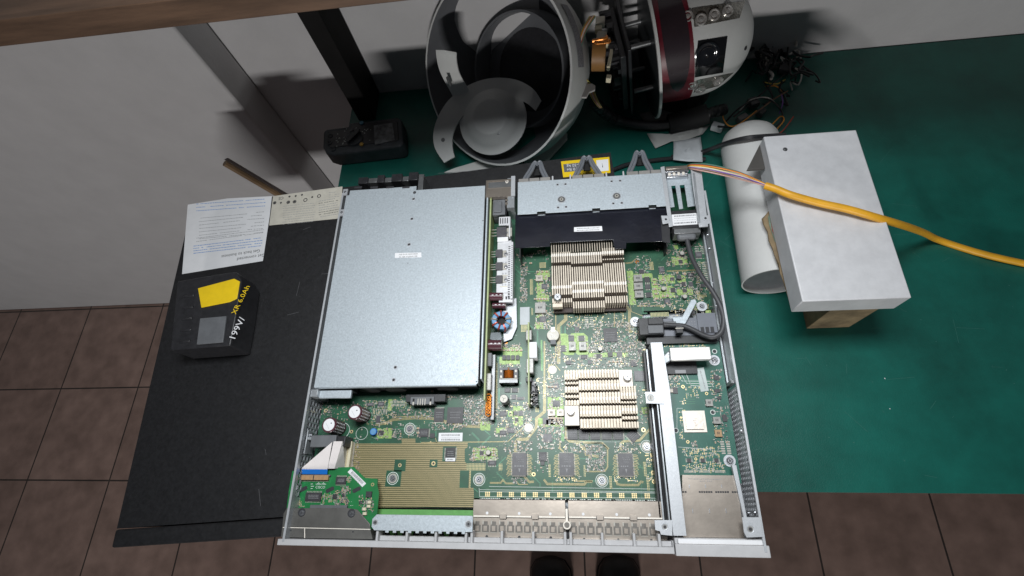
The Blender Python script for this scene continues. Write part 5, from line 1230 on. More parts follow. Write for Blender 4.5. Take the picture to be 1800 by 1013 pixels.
# axis of the opening points towards the viewer and to the left
ax = Vector((-0.50, -0.62, 0.60)).normalized()
zq_ = ax.to_track_quat('Z', 'Y').to_matrix().to_4x4()
SM = Matrix.Translation(c3) @ zq_
Rr = 128.0
prof_out = [(62, -92), (84, -88), (104, -72), (118, -46), (126, -18), (Rr, 8), (Rr, 20)]
prof_in = [(Rr - 3, 20), (Rr - 3.5, 6), (121, -18), (113, -44), (98, -70), (82, -82), (80, -78), (60, -78)]
mm = MB(); mm.lathe(prof_out + [(Rr - 3, 20)], SM, whp, 72); mm.build('outer_shell', sh, base=bS)
mm = MB(); mm.lathe(prof_in, SM, inner, 72); mm.lathe([(60, -78), (0, -80)], SM, blackp, 48); mm.build('inner_shell', sh, base=bS)
mm = MB(); mm.lathe([(78, -40), (81, -40), (84, -78), (81, -78), (78, -40)], SM, inner, 64); mm.build('inner_ring', sh, base=bS)
# sticker on the outer right side
mm = MB()
a_c = None
for ai in range(24):
    pass
def shell_pt(a, h, off=0.6):
    pr = prof_out
    for (r0, h0), (r1, h1) in zip(pr[:-1], pr[1:]):
        if h0 <= h <= h1: r = r0 + (r1 - r0) * (h - h0) / (h1 - h0); break
    return SM @ Vector(((r + off) * math.cos(a), (r + off) * math.sin(a), h))
# find the angle that faces right/up in the picture
def proj(P):
    q = ROT.transposed() @ (P - CAM); return Vector((900 - F * q.x / q.z, 506.5 + F * q.y / q.z))
best = min(range(360), key=lambda k: (proj(shell_pt(math.radians(k), -8)) - Vector((970, 72))).length)
a0_ = math.radians(best)
gst = mat('grey_printed_sticker', (.24, .24, .26), .6, 0, .25, 500)
na = 18; vs = []; fs = []
for i in range(na + 1):
    a = a0_ + (i / na - .5) * .62
    for hh in (-12, 6): vs.append(shell_pt(a, hh, .8))
for i in range(na): fs.append([2 * i, 2 * i + 1, 2 * i + 3, 2 * i + 2])
mm.add(vs, fs, gst); mm.build('printed_sticker', sh, base=bS)

# --- crescent bracket with domed disc, leaning in the housing mouth
def ring_sector(mm, M, r0, r1, a0, a1, z0, z1, m, n=40):
    vs = []
    for i in range(n + 1):
        a = a0 + (a1 - a0) * i / n
        for r in (r0, r1):
            for z in (z0, z1): vs.append(M @ Vector((r * math.cos(a), r * math.sin(a), z)))
    fs = []
    for i in range(n):
        b = 4 * i; c = b + 4
        fs += [[b + 1, b + 3, c + 3, c + 1], [b, c, c + 2, b + 2], [b, b + 1, c + 1, c], [b + 2, c + 2, c + 3, b + 3]]
    fs += [[0, 2, 3, 1], [4 * n, 4 * n + 1, 4 * n + 3, 4 * n + 2]]
    mm.add(vs, fs, m)
kc = W3(868, 210, ZD + 60)
kb = thing('crescent_bracket', 'white crescent bracket with a domed disc leaning on the round housing', 'bracket', (kc.x, kc.y, ZD)); bK = (kc.x, kc.y, ZD)
kax = Vector((-0.12, -0.42, 0.90)).normalized(); KM = Matrix.Translation(kc) @ kax.to_track_quat('Z', 'Y').to_matrix().to_4x4()
def karc(px):   # angle in the bracket plane of a photo point
    d_ = ray(*px); n = kax; t_ = (kc - CAM).dot(n) / d_.dot(n); q = KM.inverted() @ (CAM + d_ * t_); return q
qd = karc((866, 211))
mm = MB(); DM = KM @ Matrix.Translation((qd.x, qd.y, 0)); mm.lathe([(0, 17), (24, 17), (26.5, 16.6), (28, 15.2), (34, 13.5), (40, 7), (46, 2.4), (52, 0.5), (52, -2), (46, -2), (0, -2)], DM, whp, 56); mm.build('domed_disc', kb, base=bK)
pts_o = [(782, 287), (766, 262), (763, 235), (772, 205), (790, 177), (818, 155), (848, 142), (880, 138), (912, 143), (938, 158), (952, 178)]
pts_i = [(800, 277), (796, 258), (798, 235), (808, 214), (824, 196), (842, 184), (862, 176), (884, 172), (906, 174), (926, 182), (942, 196)]
def plate_between(mm, po, pi, M, th, m):
    O = [karc(p) for p in po]; I = [karc(p) for p in pi]; n = len(O); vs = []
    for o_, i_ in zip(O, I):
        for p in (o_, i_):
            for z in (0, th): vs.append(M @ Vector((p.x, p.y, z)))
    fs = []
    for i in range(n - 1):
        b = 4 * i; c = b + 4
        fs += [[b + 1, c + 1, c + 3, b + 3], [b, b + 2, c + 2, c], [b, c, c + 1, b + 1], [b + 2, b + 3, c + 3, c + 2]]
    fs += [[0, 1, 3, 2], [4 * (n - 1), 4 * (n - 1) + 2, 4 * (n - 1) + 3, 4 * (n - 1) + 1]]
    mm.add(vs, fs, m)
def smooth_px(P, k=4):
    out = []
    for i in range(len(P) - 1):
        p0, p1, p2, p3 = (Vector(P[max(i - 1, 0)]), Vector(P[i]), Vector(P[i + 1]), Vector(P[min(i + 2, len(P) - 1)]))
        for s_ in range(k):
            t = s_ / k; q = 0.5 * ((2 * p1) + (p2 - p0) * t + (2 * p0 - 5 * p1 + 4 * p2 - p3) * t * t + (3 * p1 - p0 - 3 * p2 + p3) * t ** 3); out.append((q.x, q.y))
    out.append(P[-1]); return out
mm = MB(); plate_between(mm, smooth_px(pts_o), smooth_px(pts_i), KM, 3, whp)
for px in ((780, 247),): q = karc(px); mm.lathe([(0, 3.2), (3, 3.2), (3.2, 3)], KM @ Matrix.Translation((q.x, q.y, 0)), darksteel, 16)
mm.build('crescent_arm', kb, base=bK)
q = karc((881, 239)); mm = MB(); mm.lathe([(0, 15.5), (2.6, 15.2), (2.8, 8)], KM @ Matrix.Translation((q.x, q.y, 0)), darksteel, 16); mm.build('disc_screw', kb, base=bK)
# curved wall flap
fp = W3(795, 130, ZD + 120)
fl_ = thing('curved_flap', 'white curved plastic strip standing at the left rim of the round housing', 'plastic strip', (fp.x, fp.y, ZD)); bF = (fp.x, fp.y, ZD)
cols_o = [(766, 88), (768, 106), (773, 125), (782, 144), (792, 162), (800, 178)]; cols_i = [(801, 92), (802, 108), (806, 126), (814, 142), (824, 158), (832, 170)]
mm = MB(); vs = []; fs = []
hs = [ZD + 150, ZD + 138, ZD + 122, ZD + 104, ZD + 84, ZD + 62]
for (a, b, h) in zip(smooth_px(cols_o), smooth_px(cols_i), [hs[0] + (hs[-1] - hs[0]) * i / 20 for i in range(21)]):
    A_, B_ = W3(*a, h), W3(*b, h); nrm = Vector((-.3, -.5, .8)) * 2.5
    C_ = (A_ + B_) / 2 + nrm * 2
    vs += [A_, C_, B_, A_ - nrm, C_ - nrm, B_ - nrm]
for i in range(20):
    b = 6 * i; c = b + 6
    fs += [[b, b + 1, c + 1, c], [b + 1, b + 2, c + 2, c + 1], [b + 3, c + 3, c + 4, b + 4], [b + 4, c + 4, c + 5, b + 5], [b, c, c + 3, b + 3], [b + 2, b + 5, c + 5, c + 2]]
fs += [[0, 3, 4, 1], [1, 4, 5, 2], [120, 121, 124, 123], [121, 122, 125, 124]]
mm.add(vs, fs, whp); p = W3(791, 147, hs[3]); mm.cyl(p + Vector((0, 0, -3)), p + Vector((-.5, -.8, 12)), 2.6, 2.4, darksteel, 14); mm.build('strip', fl_, base=bF)

# --- dome camera (white ball with LED rows, lens window, red band, dark disc, electronics)
hc = W3(1219, 68, ZD + 100)
cm = thing('dome_camera', 'dismantled dome camera, white ball with lens window, LED rows and red film band', 'security camera', (hc.x, hc.y, ZD)); bC = (hc.x, hc.y, ZD)
cax = Vector((1, .10, .12)).normalized(); CM = Matrix.Translation(hc) @ cax.to_track_quat('Z', 'Y').to_matrix().to_4x4()
RB = 77.0
prof = [(RB * math.cos(t), RB * math.sin(t)) for t in [math.radians(-5 + i * 95 / 22) for i in range(23)]]
prof = [(RB * .985, -26), (RB * .99, -16)] + prof
mm = MB(); mm.lathe(prof, CM, whp, 80); mm.build('ball', cm, base=bC)
redf = mat('red_film', (.13, .008, .018), .4, 0, .2, 20)
mm = MB(); mm.lathe([(RB * .97, -60), (RB * .99, -48), (RB * 1.005, -34), (RB * 1.01, -17)], CM, redf, 72, math.radians(0), math.radians(360)); mm.build('red_band', cm, base=bC)
darkf = mat('dark_smoked_plastic', (.03, .02, .025), .25)
# lens side faces the viewer: local direction of camera
ld_ = (CAM - hc).normalized(); 
def ballpt(px, r=RB * 1.0):
    d_ = ray(*px).normalized(); oc = CAM - hc; b = oc.dot(d_); cc = oc.dot(oc) - r * r; disc = b * b - cc
    t_ = -b - math.sqrt(max(disc, 0)); return CAM + d_ * t_
def ballpatch(mm, pxs, r0, m, sub_=10, r_out=None):
    """four photo corners -> patch lying on the ball surface"""
    A_, B_, C_, D_ = [Vector(p) for p in pxs]; vs = []; n = sub_
    for i in range(n + 1):
        for j in range(n + 1):
            s_, t_ = i / n, j / n; p = A_ * (1 - s_) * (1 - t_) + B_ * s_ * (1 - t_) + C_ * s_ * t_ + D_ * (1 - s_) * t_
            vs.append(ballpt(p, r0))
    mm.add(vs, [[i * (n + 1) + j, (i + 1) * (n + 1) + j, (i + 1) * (n + 1) + j + 1, i * (n + 1) + j + 1] for i in range(n) for j in range(n)], m)
mm = MB(); ballpatch(mm, [(1170, 20), (1182, 60), (1184, 160), (1150, 176)], RB * 1.02, darkf) if False else None
mm = MB(); ballpatch(mm, [(1227, 72), (1279, 64), (1271, 128), (1219, 137)], RB * 1.012, mat('black_window', (.006, .006, .007), .08)); mm.build('lens_window', cm, base=bC)
lc = CM.inverted() @ CAM; ac = math.atan2(lc.y, lc.x)
mm = MB(); vs = []; n_ = 20
for k in range(n_ + 1):
    t_ = k / n_ * 2 - 1; hw = 16 * math.sqrt(max(0, 1 - t_ * t_)) + .5; a_ = ac - .15 + t_ * 1.05
    for z_ in (-38 - hw, -38 - hw * .5, -38, -38 + hw * .6, -38 + hw): vs.append(CM @ Vector((RB * 1.017 * math.cos(a_), RB * 1.017 * math.sin(a_), z_)))
mm.add(vs, [[i * 5 + j, (i + 1) * 5 + j, (i + 1) * 5 + j + 1, i * 5 + j + 1] for i in range(n_) for j in range(4)], darkf); mm.build('smoked_strip', cm, base=bC)
p = ballpt((1243, 96), RB * 1.015); nrm = (p - hc).normalized(); LM = Matrix.Translation(p) @ nrm.to_track_quat('Z', 'Y').to_matrix().to_4x4()
mm = MB(); mm.lathe([(15, 0), (15.5, 1.2), (14, 1.5), (12.5, .6), (10, .6), (9.4, 1.3), (8, 1), (0, 2.4)], LM, mat('black_glass', (.01, .011, .014), .06), 40); mm.build('lens', cm, base=bC)
silv = mat('led_reflector', (.40, .39, .36), .25, .8, .25, 300, .3, 400)
for pxs, leds in (([(1187, 18), (1310, 2), (1300, 32), (1200, 52)], ((1209, 30), (1232, 35), (1255, 27), (1278, 20))), ([(1192, 148), (1290, 128), (1262, 152), (1200, 168)], ((1203, 153), (1231, 156), (1262, 142), (1217, 149)))):
    mm = MB(); ballpatch(mm, pxs, RB * 1.008, silv); st = mm.build('led_strip', cm, base=bC)
    for px in leds:
        p = ballpt(px, RB * 1.01); nrm = (p - hc).normalized(); LM = Matrix.Translation(p) @ nrm.to_track_quat('Z', 'Y').to_matrix().to_4x4()
        mm = MB(); mm.lathe([(7.2, 0), (7, 2.8), (5.8, 3.1), (4.5, 1.2), (3.3, 1.2), (3, 3), (0, 3.8)], LM, mat('led_lens', (.62, .60, .58), .1, .6), 24); mm.build('led', st, base=bC)
p = ballpt((1310, 85), RB * 1.0); mm = MB(); mm.cyl(p, p + (p - hc).normalized() * 1.2, 2.6, 2.6, ink, 14); mm.build('screw_hole', cm, base=bC)
# dark disc plate with pale rim, spacers, electronics to its left
mm = MB(); mm.lathe([(0, -66), (93, -66), (93, -63), (0, -63)], CM, mat('dark_slate_disc', (.045, .05, .055), .45), 80); mm.lathe([(92.5, -66.5), (95, -66), (95, -62.5), (92.5, -62.5)], CM, whp, 80); mm.build('mounting_disc', cm, base=bC)
mm = MB()
for (a, r) in ((.4, 44), (2.2, 50), (3.6, 52), (5.0, 46), (5.8, 60)):
    p = CM @ Vector((r * math.cos(a), r * math.sin(a), -66)); q = CM @ Vector((r * math.cos(a), r * math.sin(a), -92)); mm.cyl(p, q, 3.4, 3.4, darksteel, 14)
mm.build('spacer', cm, base=bC)
mm = MB(); 
BM = CM @ Matrix.Translation((0, 0, -106)) @ Matrix.Scale(.78, 4)
def lbox(mm, M, x0, x1, y0, y1, z0, z1, m):
    vs = [M @ Vector((x, y, z)) for x in (x0, x1) for y in (y0, y1) for z in (z0, z1)]
    mm.add(vs, [[0, 1, 3, 2], [4, 6, 7, 5], [0, 4, 5, 1], [2, 3, 7, 6], [0, 2, 6, 4], [1, 5, 7, 3]], m)
lbox(mm, BM, -70, 70, -78, 78, 8, 14, blackp); lbox(mm, BM, -62, 62, -70, 60, -4, 6, blackp); lbox(mm, BM, -30, 30, -96, -70, -20, 30, blackdeep); mm.build('circuit_stack', cm, base=bC, bevel=1)
mm = MB()
for i in range(46):
    x, y = random.uniform(-60, 60), random.uniform(-70, 66); s1, s2, h = random.uniform(3, 12), random.uniform(3, 12), random.uniform(4, 20)
    lbox(mm, BM, x, x + s1, y, y + s2, -4 - h, -3, random.choice((blackp, blackp, blackdeep, epoxy, epoxy, blackp)))
mm.build('circuit_parts', cm, base=bC)['kind'] = 'stuff'
# orange choke + pale plugs at their photo places
e0 = W3(1052, 97, ZD + 150)
mm = MB(); mm.cyl(e0 + Vector((-8, 0, 0)), e0 + Vector((9, -2, 0)), 19, 19, mat('ochre_core', (.26, .13, .04), .5), 24)
for i in range(7): mm.torus(e0.x - 2 + i * 2.2, e0.y, e0.z + 20, 3, 1.1, copper2, 14, 6)
mm.tube([e0 + Vector((-8, 4, 19)), e0 + Vector((8, 4, 21)), e0 + Vector((10, 10, 19))], 2.2, copper2, 8, 4); mm.build('orange_choke', cm, base=bC)
mm = MB()
for (u, v, w_, h_, a_) in ((1055, 38, 12, 13, .1), (1057, 66, 12, 16, .2), (1072, 105, 4, 30, .2), (1068, 75, 4, 12, .3), (1070, 138, 6, 7, .2), (1052, 52, 9, 8, 0)):
    p = W3(u, v, ZD + 165); mm.obox(p.x, p.y, w_, h_, p.z - 4, p.z + 3, cream if w_ < 12 else mat('ivory_plug', (.55, .52, .44), .5), -a_)
mm.build('ivory_plug', cm, base=bC, bevel=.6)
mm = MB(); wcol = ['green', 'yellow', 'red', 'white', 'brown', 'orange']
for i in range(14):
    o1 = (i % 7) * 1.6; j = random.uniform(-2, 2)
    mm.tube([W3(1046 - o1, 30 + j, ZD + 170), W3(1030 - o1 * .8, 55, ZD + 168), W3(1020 - o1 * .6, 88 + j, ZD + 160), W3(1013 + o1 * .6, 115, ZD + 140), W3(1020 + o1, 138, ZD + 120), W3(1030 + o1, 150, ZD + 105), W3(1042 + o1 * .8, 175, ZD + 90), W3(1054 + o1 * .4, 190, ZD + 80)], .9, MATS[wcol[i % 6] + '_insulation'], 6, 4)
mm.build('coloured_wires', cm, base=bC)['kind'] = 'stuff'
mm = MB(); plates = [(1018, 160, 125), (1022, 148, 128), (1046, 152, 120)]
mm.prism([tuple(W(u, v, ZD + 112)) for u, v in ((1017, 158), (1024, 150), (1040, 147), (1047, 151), (1046, 159), (1036, 163), (1031, 172), (1023, 172))], ZD + 110, ZD + 113, mat('grey_clip', (.36, .35, .34), .5)); mm.build('cable_clip', cm, base=bC, bevel=.8)
# base foot that carries the ball
mm = MB(); mm.disc(hc.x - 5, hc.y + 5, 50, ZD + .5, ZD + 26, darkf, 36, r1=44); mm.build('foot', cm, base=bC)
# thick black corrugated cable
mm = MB(); pts = [W3(1045, 180, ZD + 70), W3(1060, 195, ZD + 40), W3(1085, 210, ZD + 20), W3(1130, 220, ZD + 12), W3(1175, 219, ZD + 12), W3(1212, 210, ZD + 16), W3(1245, 200, ZD + 24), W3(1275, 192, ZD + 20)]
mm.tube(pts, lambda t: 8 + 1.0 * math.sin(t * 200) if t < .3 or t > .75 else 7, blackp, 12, 12); mm.tube([pts[4], pts[5], pts[6]], 15, blackdeep, 12, 4)
o = mm.build('black_cable'); tag(o, 'thick black corrugated cable lying in front of the dome camera', 'cable')

# --- tangle of thin wires at the top right
tg = thing('wire_tangle', 'tangle of thin multicoloured wires with small plugs at the upper right of the mat', 'wires', (W(1310, 190, ZD).x, W(1310, 190, ZD).y, ZD)); bT = tuple(Vector((W(1310, 190, ZD).x, W(1310, 190, ZD).y, ZD)))
paths = [('black', [(1275, 215), (1300, 190), (1335, 172), (1360, 180), (1375, 198), (1372, 215), (1350, 232)]), ('black', [(1290, 205), (1320, 182), (1355, 150), (1380, 130), (1400, 110)]), ('orange', [(1270, 200), (1273, 212), (1283, 222), (1300, 218), (1330, 195)]), ('orange', [(1345, 152), (1365, 152), (1376, 165)]),
 ('orange', [(1355, 222), (1372, 205), (1378, 212), (1365, 228)]), ('red', [(1365, 238), (1378, 228), (1395, 205)]), ('purple', [(1372, 160), (1376, 180), (1370, 200)]), ('white', [(1300, 195), (1320, 176), (1350, 172), (1370, 190)]), ('black', [(1262, 222), (1290, 225), (1330, 228), (1350, 226)]), ('yellow', [(1345, 145), (1365, 148), (1380, 140)]), ('black', [(1350, 20), (1375, 45), (1385, 80), (1380, 110)]), ('black', [(1340, 110), (1350, 130), (1352, 145)]), ('white', [(1378, 110), (1372, 100), (1385, 108)]), ('brown', [(1320, 205), (1340, 190), (1360, 175), (1385, 160)])]
mat('black_insulation', (.02, .02, .022), .45)
for i, (n_, P) in enumerate(paths):
    mm = MB(); mm.tube([W3(u, v, ZD + 4 + 14 * abs(math.sin(k * 1.7 + i))) for k, (u, v) in enumerate(P)], 1.3 if n_ == 'black' else .95, MATS[n_ + '_insulation'], 6, 6); mm.build('wire', tg, base=bT)
for (u, v, w_, h_, a_, c_) in ((1261, 223, 17, 11, -.5, (.50, .53, .55)), (1324, 180, 14, 14, .3, (.07, .07, .075)), (1305, 208, 16, 9, .5, (.12, .12, .12)), (1338, 197, 12, 9, .7, (.08, .08, .08)), (1380, 118, 16, 20, -.4, (.06, .06, .065)), (1345, 222, 13, 5, 0, (.1, .1, .1))):
    p = W(u, v, ZD + 8); mm = MB(); mm.obox(p.x, p.y, w_, h_, ZD + 2, ZD + 12, mat('plug_%d' % u, c_, .45), a_); mm.build('plug', tg, base=bT, bevel=1)

mm = MB()
for i in range(46):
    u, v = random.uniform(1335, 1400), random.uniform(20, 150); P = []; h_ = random.uniform(4, 30)
    for k in range(5): P.append(W3(u, v, ZD + h_)); u += random.uniform(-16, 20); v += random.uniform(-12, 22); h_ = max(3, h_ + random.uniform(-10, 8))
    mm.tube(P, random.choice((1.2, 1.6, 2.4)), MATS['black_insulation'] if i % 9 else MATS['white_insulation'], 6, 5)
o = mm.build('black_wire_jumble'); o['kind'] = 'stuff'; tag(o, 'jumble of thin black wires heaped beyond the coloured wire tangle', 'wires')
# --- thin black cables on the mat
for lab, P in (('thin black cable running left behind the right fan handle', [(1062, 305), (1080, 298), (1105, 289), (1150, 282), (1200, 278), (1240, 280)]), ('thin black cable crossing over the white roll to the white case', [(1180, 276), (1215, 272), (1245, 264), (1280, 251), (1312, 243), (1345, 240), (1380, 238)])):
    hgt = [ZD + 4] * 6 if 'left' in lab else [ZD + 4, ZD + 5, ZD + 12, ZD + 58, ZD + 80, ZD + 81, ZD + 80]
    mm = MB(); mm.tube([W3(u, v, h) for (u, v), h in zip(P, hgt)], 3.2, blackp, 10, 6); o = mm.build('thin_cable'); tag(o, lab, 'cable')
# --- grey tape, papers
def flat_sheet(name, pts, z, m, label, cat, wav=2.0):
    c = W(sum(p[0] for p in pts) / len(pts), sum(p[1] for p in pts) / len(pts), z); n = len(pts); mm = MB(); P = [W(u, v, z) for u, v in pts]; vs = []
    for k in range(5):
        f = k / 4
        for i, p in enumerate(P): q = c + (p - c) * f; vs.append((q.x, q.y, z + wav * math.sin(i * 1.9 + k) * .5 + wav * .5))
    fs = [[k * n + i, k * n + (i + 1) % n, (k + 1) * n + (i + 1) % n, (k + 1) * n + i] for k in range(4) for i in range(n)]
    mm.add(vs, fs, m); o = mm.build(name, base=(c.x, c.y, z)); s_ = o.modifiers.new('solid', 'SOLIDIFY'); s_.thickness = .0006; tag(o, label, cat); return o
paper = mat('off_white_paper', (.62, .62, .60), .7, 0, .06, 20, .3, 60)
flat_sheet('tape_strip', [(1184, 249), (1205, 246), (1231, 242), (1234, 262), (1235, 285), (1205, 285), (1183, 282), (1184, 262)], ZD + 8, mat('grey_tape', (.60, .63, .66), .4), 'piece of light grey tape holding the thin black cable to the mat', 'tape')
flat_sheet('torn_paper', [(1137, 235), (1170, 237), (1210, 230), (1248, 221), (1235, 236), (1200, 250), (1180, 250), (1152, 261)], ZD + 3, paper, 'torn white paper scrap on the green mat beside the grey tape', 'paper', 3)
flat_sheet('paper_sheet', [(1122, 200), (1180, 190), (1210, 206), (1195, 225), (1140, 223)], ZD + 2, mat('grey_paper', (.22, .22, .21), .7), 'dull grey paper under the dome camera', 'paper', 1)
mm = MB(); mm.prism(poly([(921, 284), (962, 240), (976, 227), (997, 234), (997, 243), (960, 284), (940, 300)], ZD + 6), ZD + .5, ZD + 6, paper); o = mm.build('foam_strip', bevel=.6); tag(o, 'pale flat foam strip on the mat below the white housing', 'foam strip')
mm = MB(); mm.prism(poly([(780, 303), (800, 295), (878, 272), (884, 290), (880, 306)], ZD + 4), ZD + .5, ZD + 4, paper); o = mm.build('white_card', bevel=.5); tag(o, 'white card between the crescent bracket and black cabinet', 'card')

# --- white paper roll
ra = W(1317, 250, ZD + 38); rb_ = W(1362, 496, ZD + 38); rr = 38.0
rl = thing('paper_roll', 'thick white cylinder roll lying on the mat beside the switch', 'roll', (ra.x, (ra.y + rb_.y) / 2, ZD)); bR = (ra.x, (ra.y + rb_.y) / 2, ZD)
dv = Vector((rb_.x - ra.x, rb_.y - ra.y, 0)).normalized(); A3 = Vector((ra.x, ra.y, ZD + rr + .5)); B3 = Vector((rb_.x, rb_.y, ZD + rr + .5))
rollm = mat('white_roll_paper', (.62, .62, .61), .55, 0, .03, 15, .15, 30)
RM = Matrix.Translation(A3) @ dv.to_track_quat('Z', 'Y').to_matrix().to_4x4(); Lr = (B3 - A3).length
mm = MB(); mm.lathe([(0, -18), (17, -17), (28, -14), (34, -8), (37.4, 0), (rr, 8), (rr, Lr), (rr - 1.6, Lr), (rr - 1.6, Lr - 18)], RM, rollm, 56); mm.build('roll_body', rl, base=bR)
mm = MB(); mm.lathe([(0, Lr - 6), (rr - 1.5, Lr - 6)], RM, greyp, 40); mm.build('roll_core', rl, base=bR)

# --- white steel case on a crushed carton
zc1 = ZD + 118
wp = mat('white_case_paint', (.62, .62, .64), .45, 0, .04, 60, .03)
k0 = W(1344, 240, zc1); k1 = W(1387, 438, zc1); xk = (k0.x + k1.x) / 2
wc = thing('white_case', 'white painted steel case with a screw, resting on the cardboard box beside the white roll', 'equipment case', (xk + 90, (k0.y + k1.y) / 2, zc1 - 34)); bW = (xk + 90, (k0.y + k1.y) / 2, zc1 - 34)
yk1 = k0.y; yk0 = W(1387, 500, zc1).y
mm = MB(); mm.box(xk, xk + 105, yk0 - 20, yk1, zc1 - 32, zc1, wp); mm.build('casing', wc, bevel=1.2, base=bW)
p = W(1380, 263, zc1); mm = MB(); screw(mm, p.x, p.y, zc1, 2.6, 1.2, m=darksteel); mm.build('screw', wc, base=bW)
mm = MB(); mm.prism([(xk - 1, yk1 - 2), (xk - 1, yk1 - 38), (xk - 22, yk1 - 38)], zc1 - 16, zc1 - 12, mat('dark_bracket', (.07, .065, .06), .5)); mm.build('corner_bracket', wc, base=bW, bevel=.4)
cardb = mat('brown_cardboard', (.22, .16, .09), .75, 0, .25, 30, .4, 80)
mm = MB(); mm.prism(poly([(1366, 345), (1352, 368), (1341, 384), (1343, 396), (1349, 408), (1351, 424), (1358, 433), (1362, 452), (1369, 462), (1372, 480), (1379, 498), (1384, 520), (1392, 545), (1420, 545), (1420, 345)], ZD + 84), ZD + 81, ZD + 84, cardb)
xb_ = max(xk + 4, rb_.x + 42); mm.box(xb_, xk + 100, yk0 - 12, yk1 - 60, ZD + .5, ZD + 80.5, cardb)
o = mm.build('cardboard_box', bevel=.8); 
for v in o.data.vertices: v.co.x += random.uniform(-.0015, .0015); v.co.y += random.uniform(-.0015, .0015)
o['label'] = 'crushed brown cardboard box under the white case'; o['category'] = 'cardboard box'
mm = MB(); mm.prism(poly([(1363, 355), (1372, 375), (1370, 430), (1362, 425), (1352, 395), (1350, 382)], zc1 - 32.9), zc1 - 33.2, zc1 - 32.7, mat('green_red_print', (.16, .22, .17), .6, 0, .3, 40)); mm.prism(poly([(1354, 380), (1362, 378), (1368, 405), (1366, 425), (1357, 405)], zc1 - 32.4), zc1 - 32.8, zc1 - 32.4, mat('red_print', (.30, .07, .05), .6)); mm.build('printed_patch', o)

# --- shoes on the floor
shoe = mat('black_shoe_leather', (.012, .011, .011), .5, 0, .2, 60)
for i, (u, v, ln) in enumerate(((966, 986, -.04), (1088, 984, .06))):
    c = W(u, v, ZF + 40)
    lab = ('black shoe on the floor tiles, the left one of the pair', 'black shoe on the floor tiles, the right one of the pair')[i]
    s_ = thing('shoe', lab, 'shoe', (c.x, c.y - 120, ZF), 'black shoes on the floor'); bs = (c.x, c.y - 120, ZF)
    mm = MB(); rings = []
    prof_ = [(8, 10, 12), (0, 34, 30), (-18, 46, 42), (-50, 50, 52), (-90, 47, 66), (-130, 42, 84), (-170, 38, 92), (-215, 38, 90), (-240, 32, 80), (-250, 18, 60)]
    vs = []; n = 16
    for (dy, hw, ht) in prof_:
        for k in range(n):
            a = 2 * math.pi * k / n; x = math.cos(a) * hw; z = max(-.4, math.sin(a)) ; zz = ZF + 14 + (z + .4) / 1.4 * ht
            vs.append((c.x + x + ln * dy, c.y + dy, zz))
    fs = [[j * n + k, j * n + (k + 1) % n, (j + 1) * n + (k + 1) % n, (j + 1) * n + k] for j in range(len(prof_) - 1) for k in range(n)] + [list(range(n))[::-1], list(range((len(prof_) - 1) * n, len(prof_) * n))]
    mm.add(vs, fs, shoe); mm.build('upper', s_, base=bs)
    mm = MB(); L1 = [(c.x - p[1] * 1.05 + ln * p[0], c.y + p[0]) for p in prof_]; L2 = [(c.x + p[1] * 1.05 + ln * p[0], c.y + p[0]) for p in prof_][::-1]
    mm.prism(L1 + L2, ZF + .5, ZF + 15, blackdeep); mm.build('sole', s_, base=bs, bevel=1.5)

# ---------------------------------------------------------------- tidy: surface pattern goes into its part, loose repeats become parts of their own
def kids(o): return [c for c in bpy.data.objects if c.parent == o]
def mesh_parts(o):
    me = o.data; return [tuple(v.co) for v in me.vertices], [list(p.vertices) for p in me.polygons], [me.materials[p.material_index] for p in me.polygons], [p.use_smooth for p in me.polygons]
def rebuild(o, v, f, m, sm):
    me = bpy.data.meshes.new(o.name); me.from_pydata(v, [], f); ms = []
    for x in m:
        if x not in ms: ms.append(x)
    for x in ms: me.materials.append(x)
    me.polygons.foreach_set('material_index', [ms.index(x) for x in m]); me.polygons.foreach_set('use_smooth', [True] * len(f))
    me.set_sharp_from_angle(angle=math.radians(35)); me.update(); o.data = me
def absorb(par, names):
    v, f, m, sm = mesh_parts(par)
    for c in kids(par):
        if c.name.split('.')[0] in names:
            v2, f2, m2, s2 = mesh_parts(c); b = len(v); v += v2; f += [[b + i for i in q] for q in f2]; m += m2
            bpy.data.objects.remove(c)
    rebuild(par, v, f, m, sm)
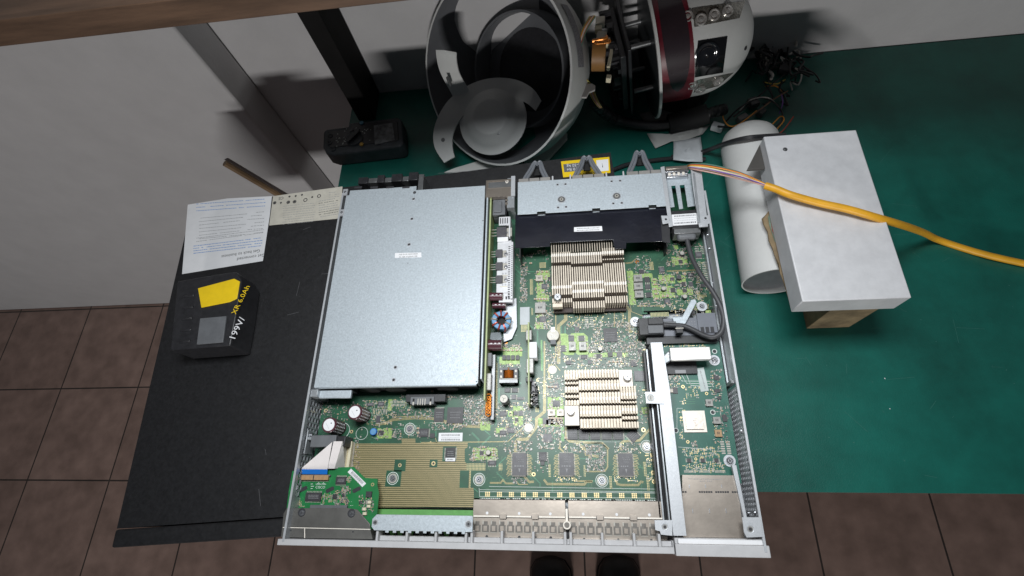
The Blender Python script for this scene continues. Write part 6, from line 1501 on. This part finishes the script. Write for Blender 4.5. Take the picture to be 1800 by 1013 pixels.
def explode(o, name=None, gap=0.35):
    v, f, m, sm = mesh_parts(o); par = list(range(len(v)))
    def find(a):
        while par[a] != a: par[a] = par[par[a]]; a = par[a]
        return a
    for q in f:
        for i in q[1:]: par[find(i)] = find(q[0])
    isl = {}
    for k, q in enumerate(f): isl.setdefault(find(q[0]), []).append(k)
    boxes = []
    for fs_ in isl.values():
        P = [v[i] for k in fs_ for i in f[k]]; boxes.append([[min(p[a] for p in P) - gap * S / 2 for a in range(3)], [max(p[a] for p in P) + gap * S / 2 for a in range(3)], fs_])
    ch = True
    while ch:
        ch = False
        for i in range(len(boxes)):
            for j in range(i + 1, len(boxes)):
                A_, B_ = boxes[i], boxes[j]
                if all(A_[0][a] <= B_[1][a] and B_[0][a] <= A_[1][a] for a in range(3)):
                    boxes[i] = [[min(A_[0][a], B_[0][a]) for a in range(3)], [max(A_[1][a], B_[1][a]) for a in range(3)], A_[2] + B_[2]]; boxes.pop(j); ch = True; break
            if ch: break
    if 'kind' in o: del o['kind']
    nm = name or o.name.split('.')[0]; o.name = nm
    for n_, (_, _, fs_) in enumerate(boxes):
        t = o if n_ == 0 else o.copy()
        if n_: COL.objects.link(t)
        idx = sorted({i for k in fs_ for i in f[k]}); mp = {a: b for b, a in enumerate(idx)}
        rebuild(t, [v[i] for i in idx], [[mp[i] for i in f[k]] for k in fs_], [m[k] for k in fs_], None); t.name = nm
PAT = {'copper_pour', 'mask_island', 'via_field', 'trace_bundle', 'green_trace', 'gold_pad_array', 'port_pads', 'silkscreen', 'test_point', 'solder_pad_rows', 'board_edge_strip', 'module_traces', 'board_lettering', 'cutout', 'spring_fingers', 'cage_perforation', 'chip_marking', 'dial_markings', 'scuff_marks'}
for nm_ in [o.name for o in bpy.data.objects]:
    o = bpy.data.objects.get(nm_)
    if o and o.type == 'MESH' and any(k.name.split('.')[0] in PAT for k in kids(o)): absorb(o, PAT)
EXP = {'wall_clip': None, 'wall_bracket': None, 'power_supply_latch': None, 'duct_side': None, 'guide_pin': None, 'rail_screw': None, 'wall_rivet': None, 'cage_latch': None, 'mounting_tab': None, 'crossbar_hole': None, 'cover_screws_and_holes': 'cover_screw', 'ivory_plug': None, 'spacer': None, 'ceramic_capacitors': 'ceramic_capacitor', 'tantalum_capacitor': None}
for o in list(bpy.data.objects):
    if o.type == 'MESH' and o.name.split('.')[0] in EXP: explode(o, EXP[o.name.split('.')[0]])

for o in bpy.data.objects:
    if '_b' in o: del o['_b']
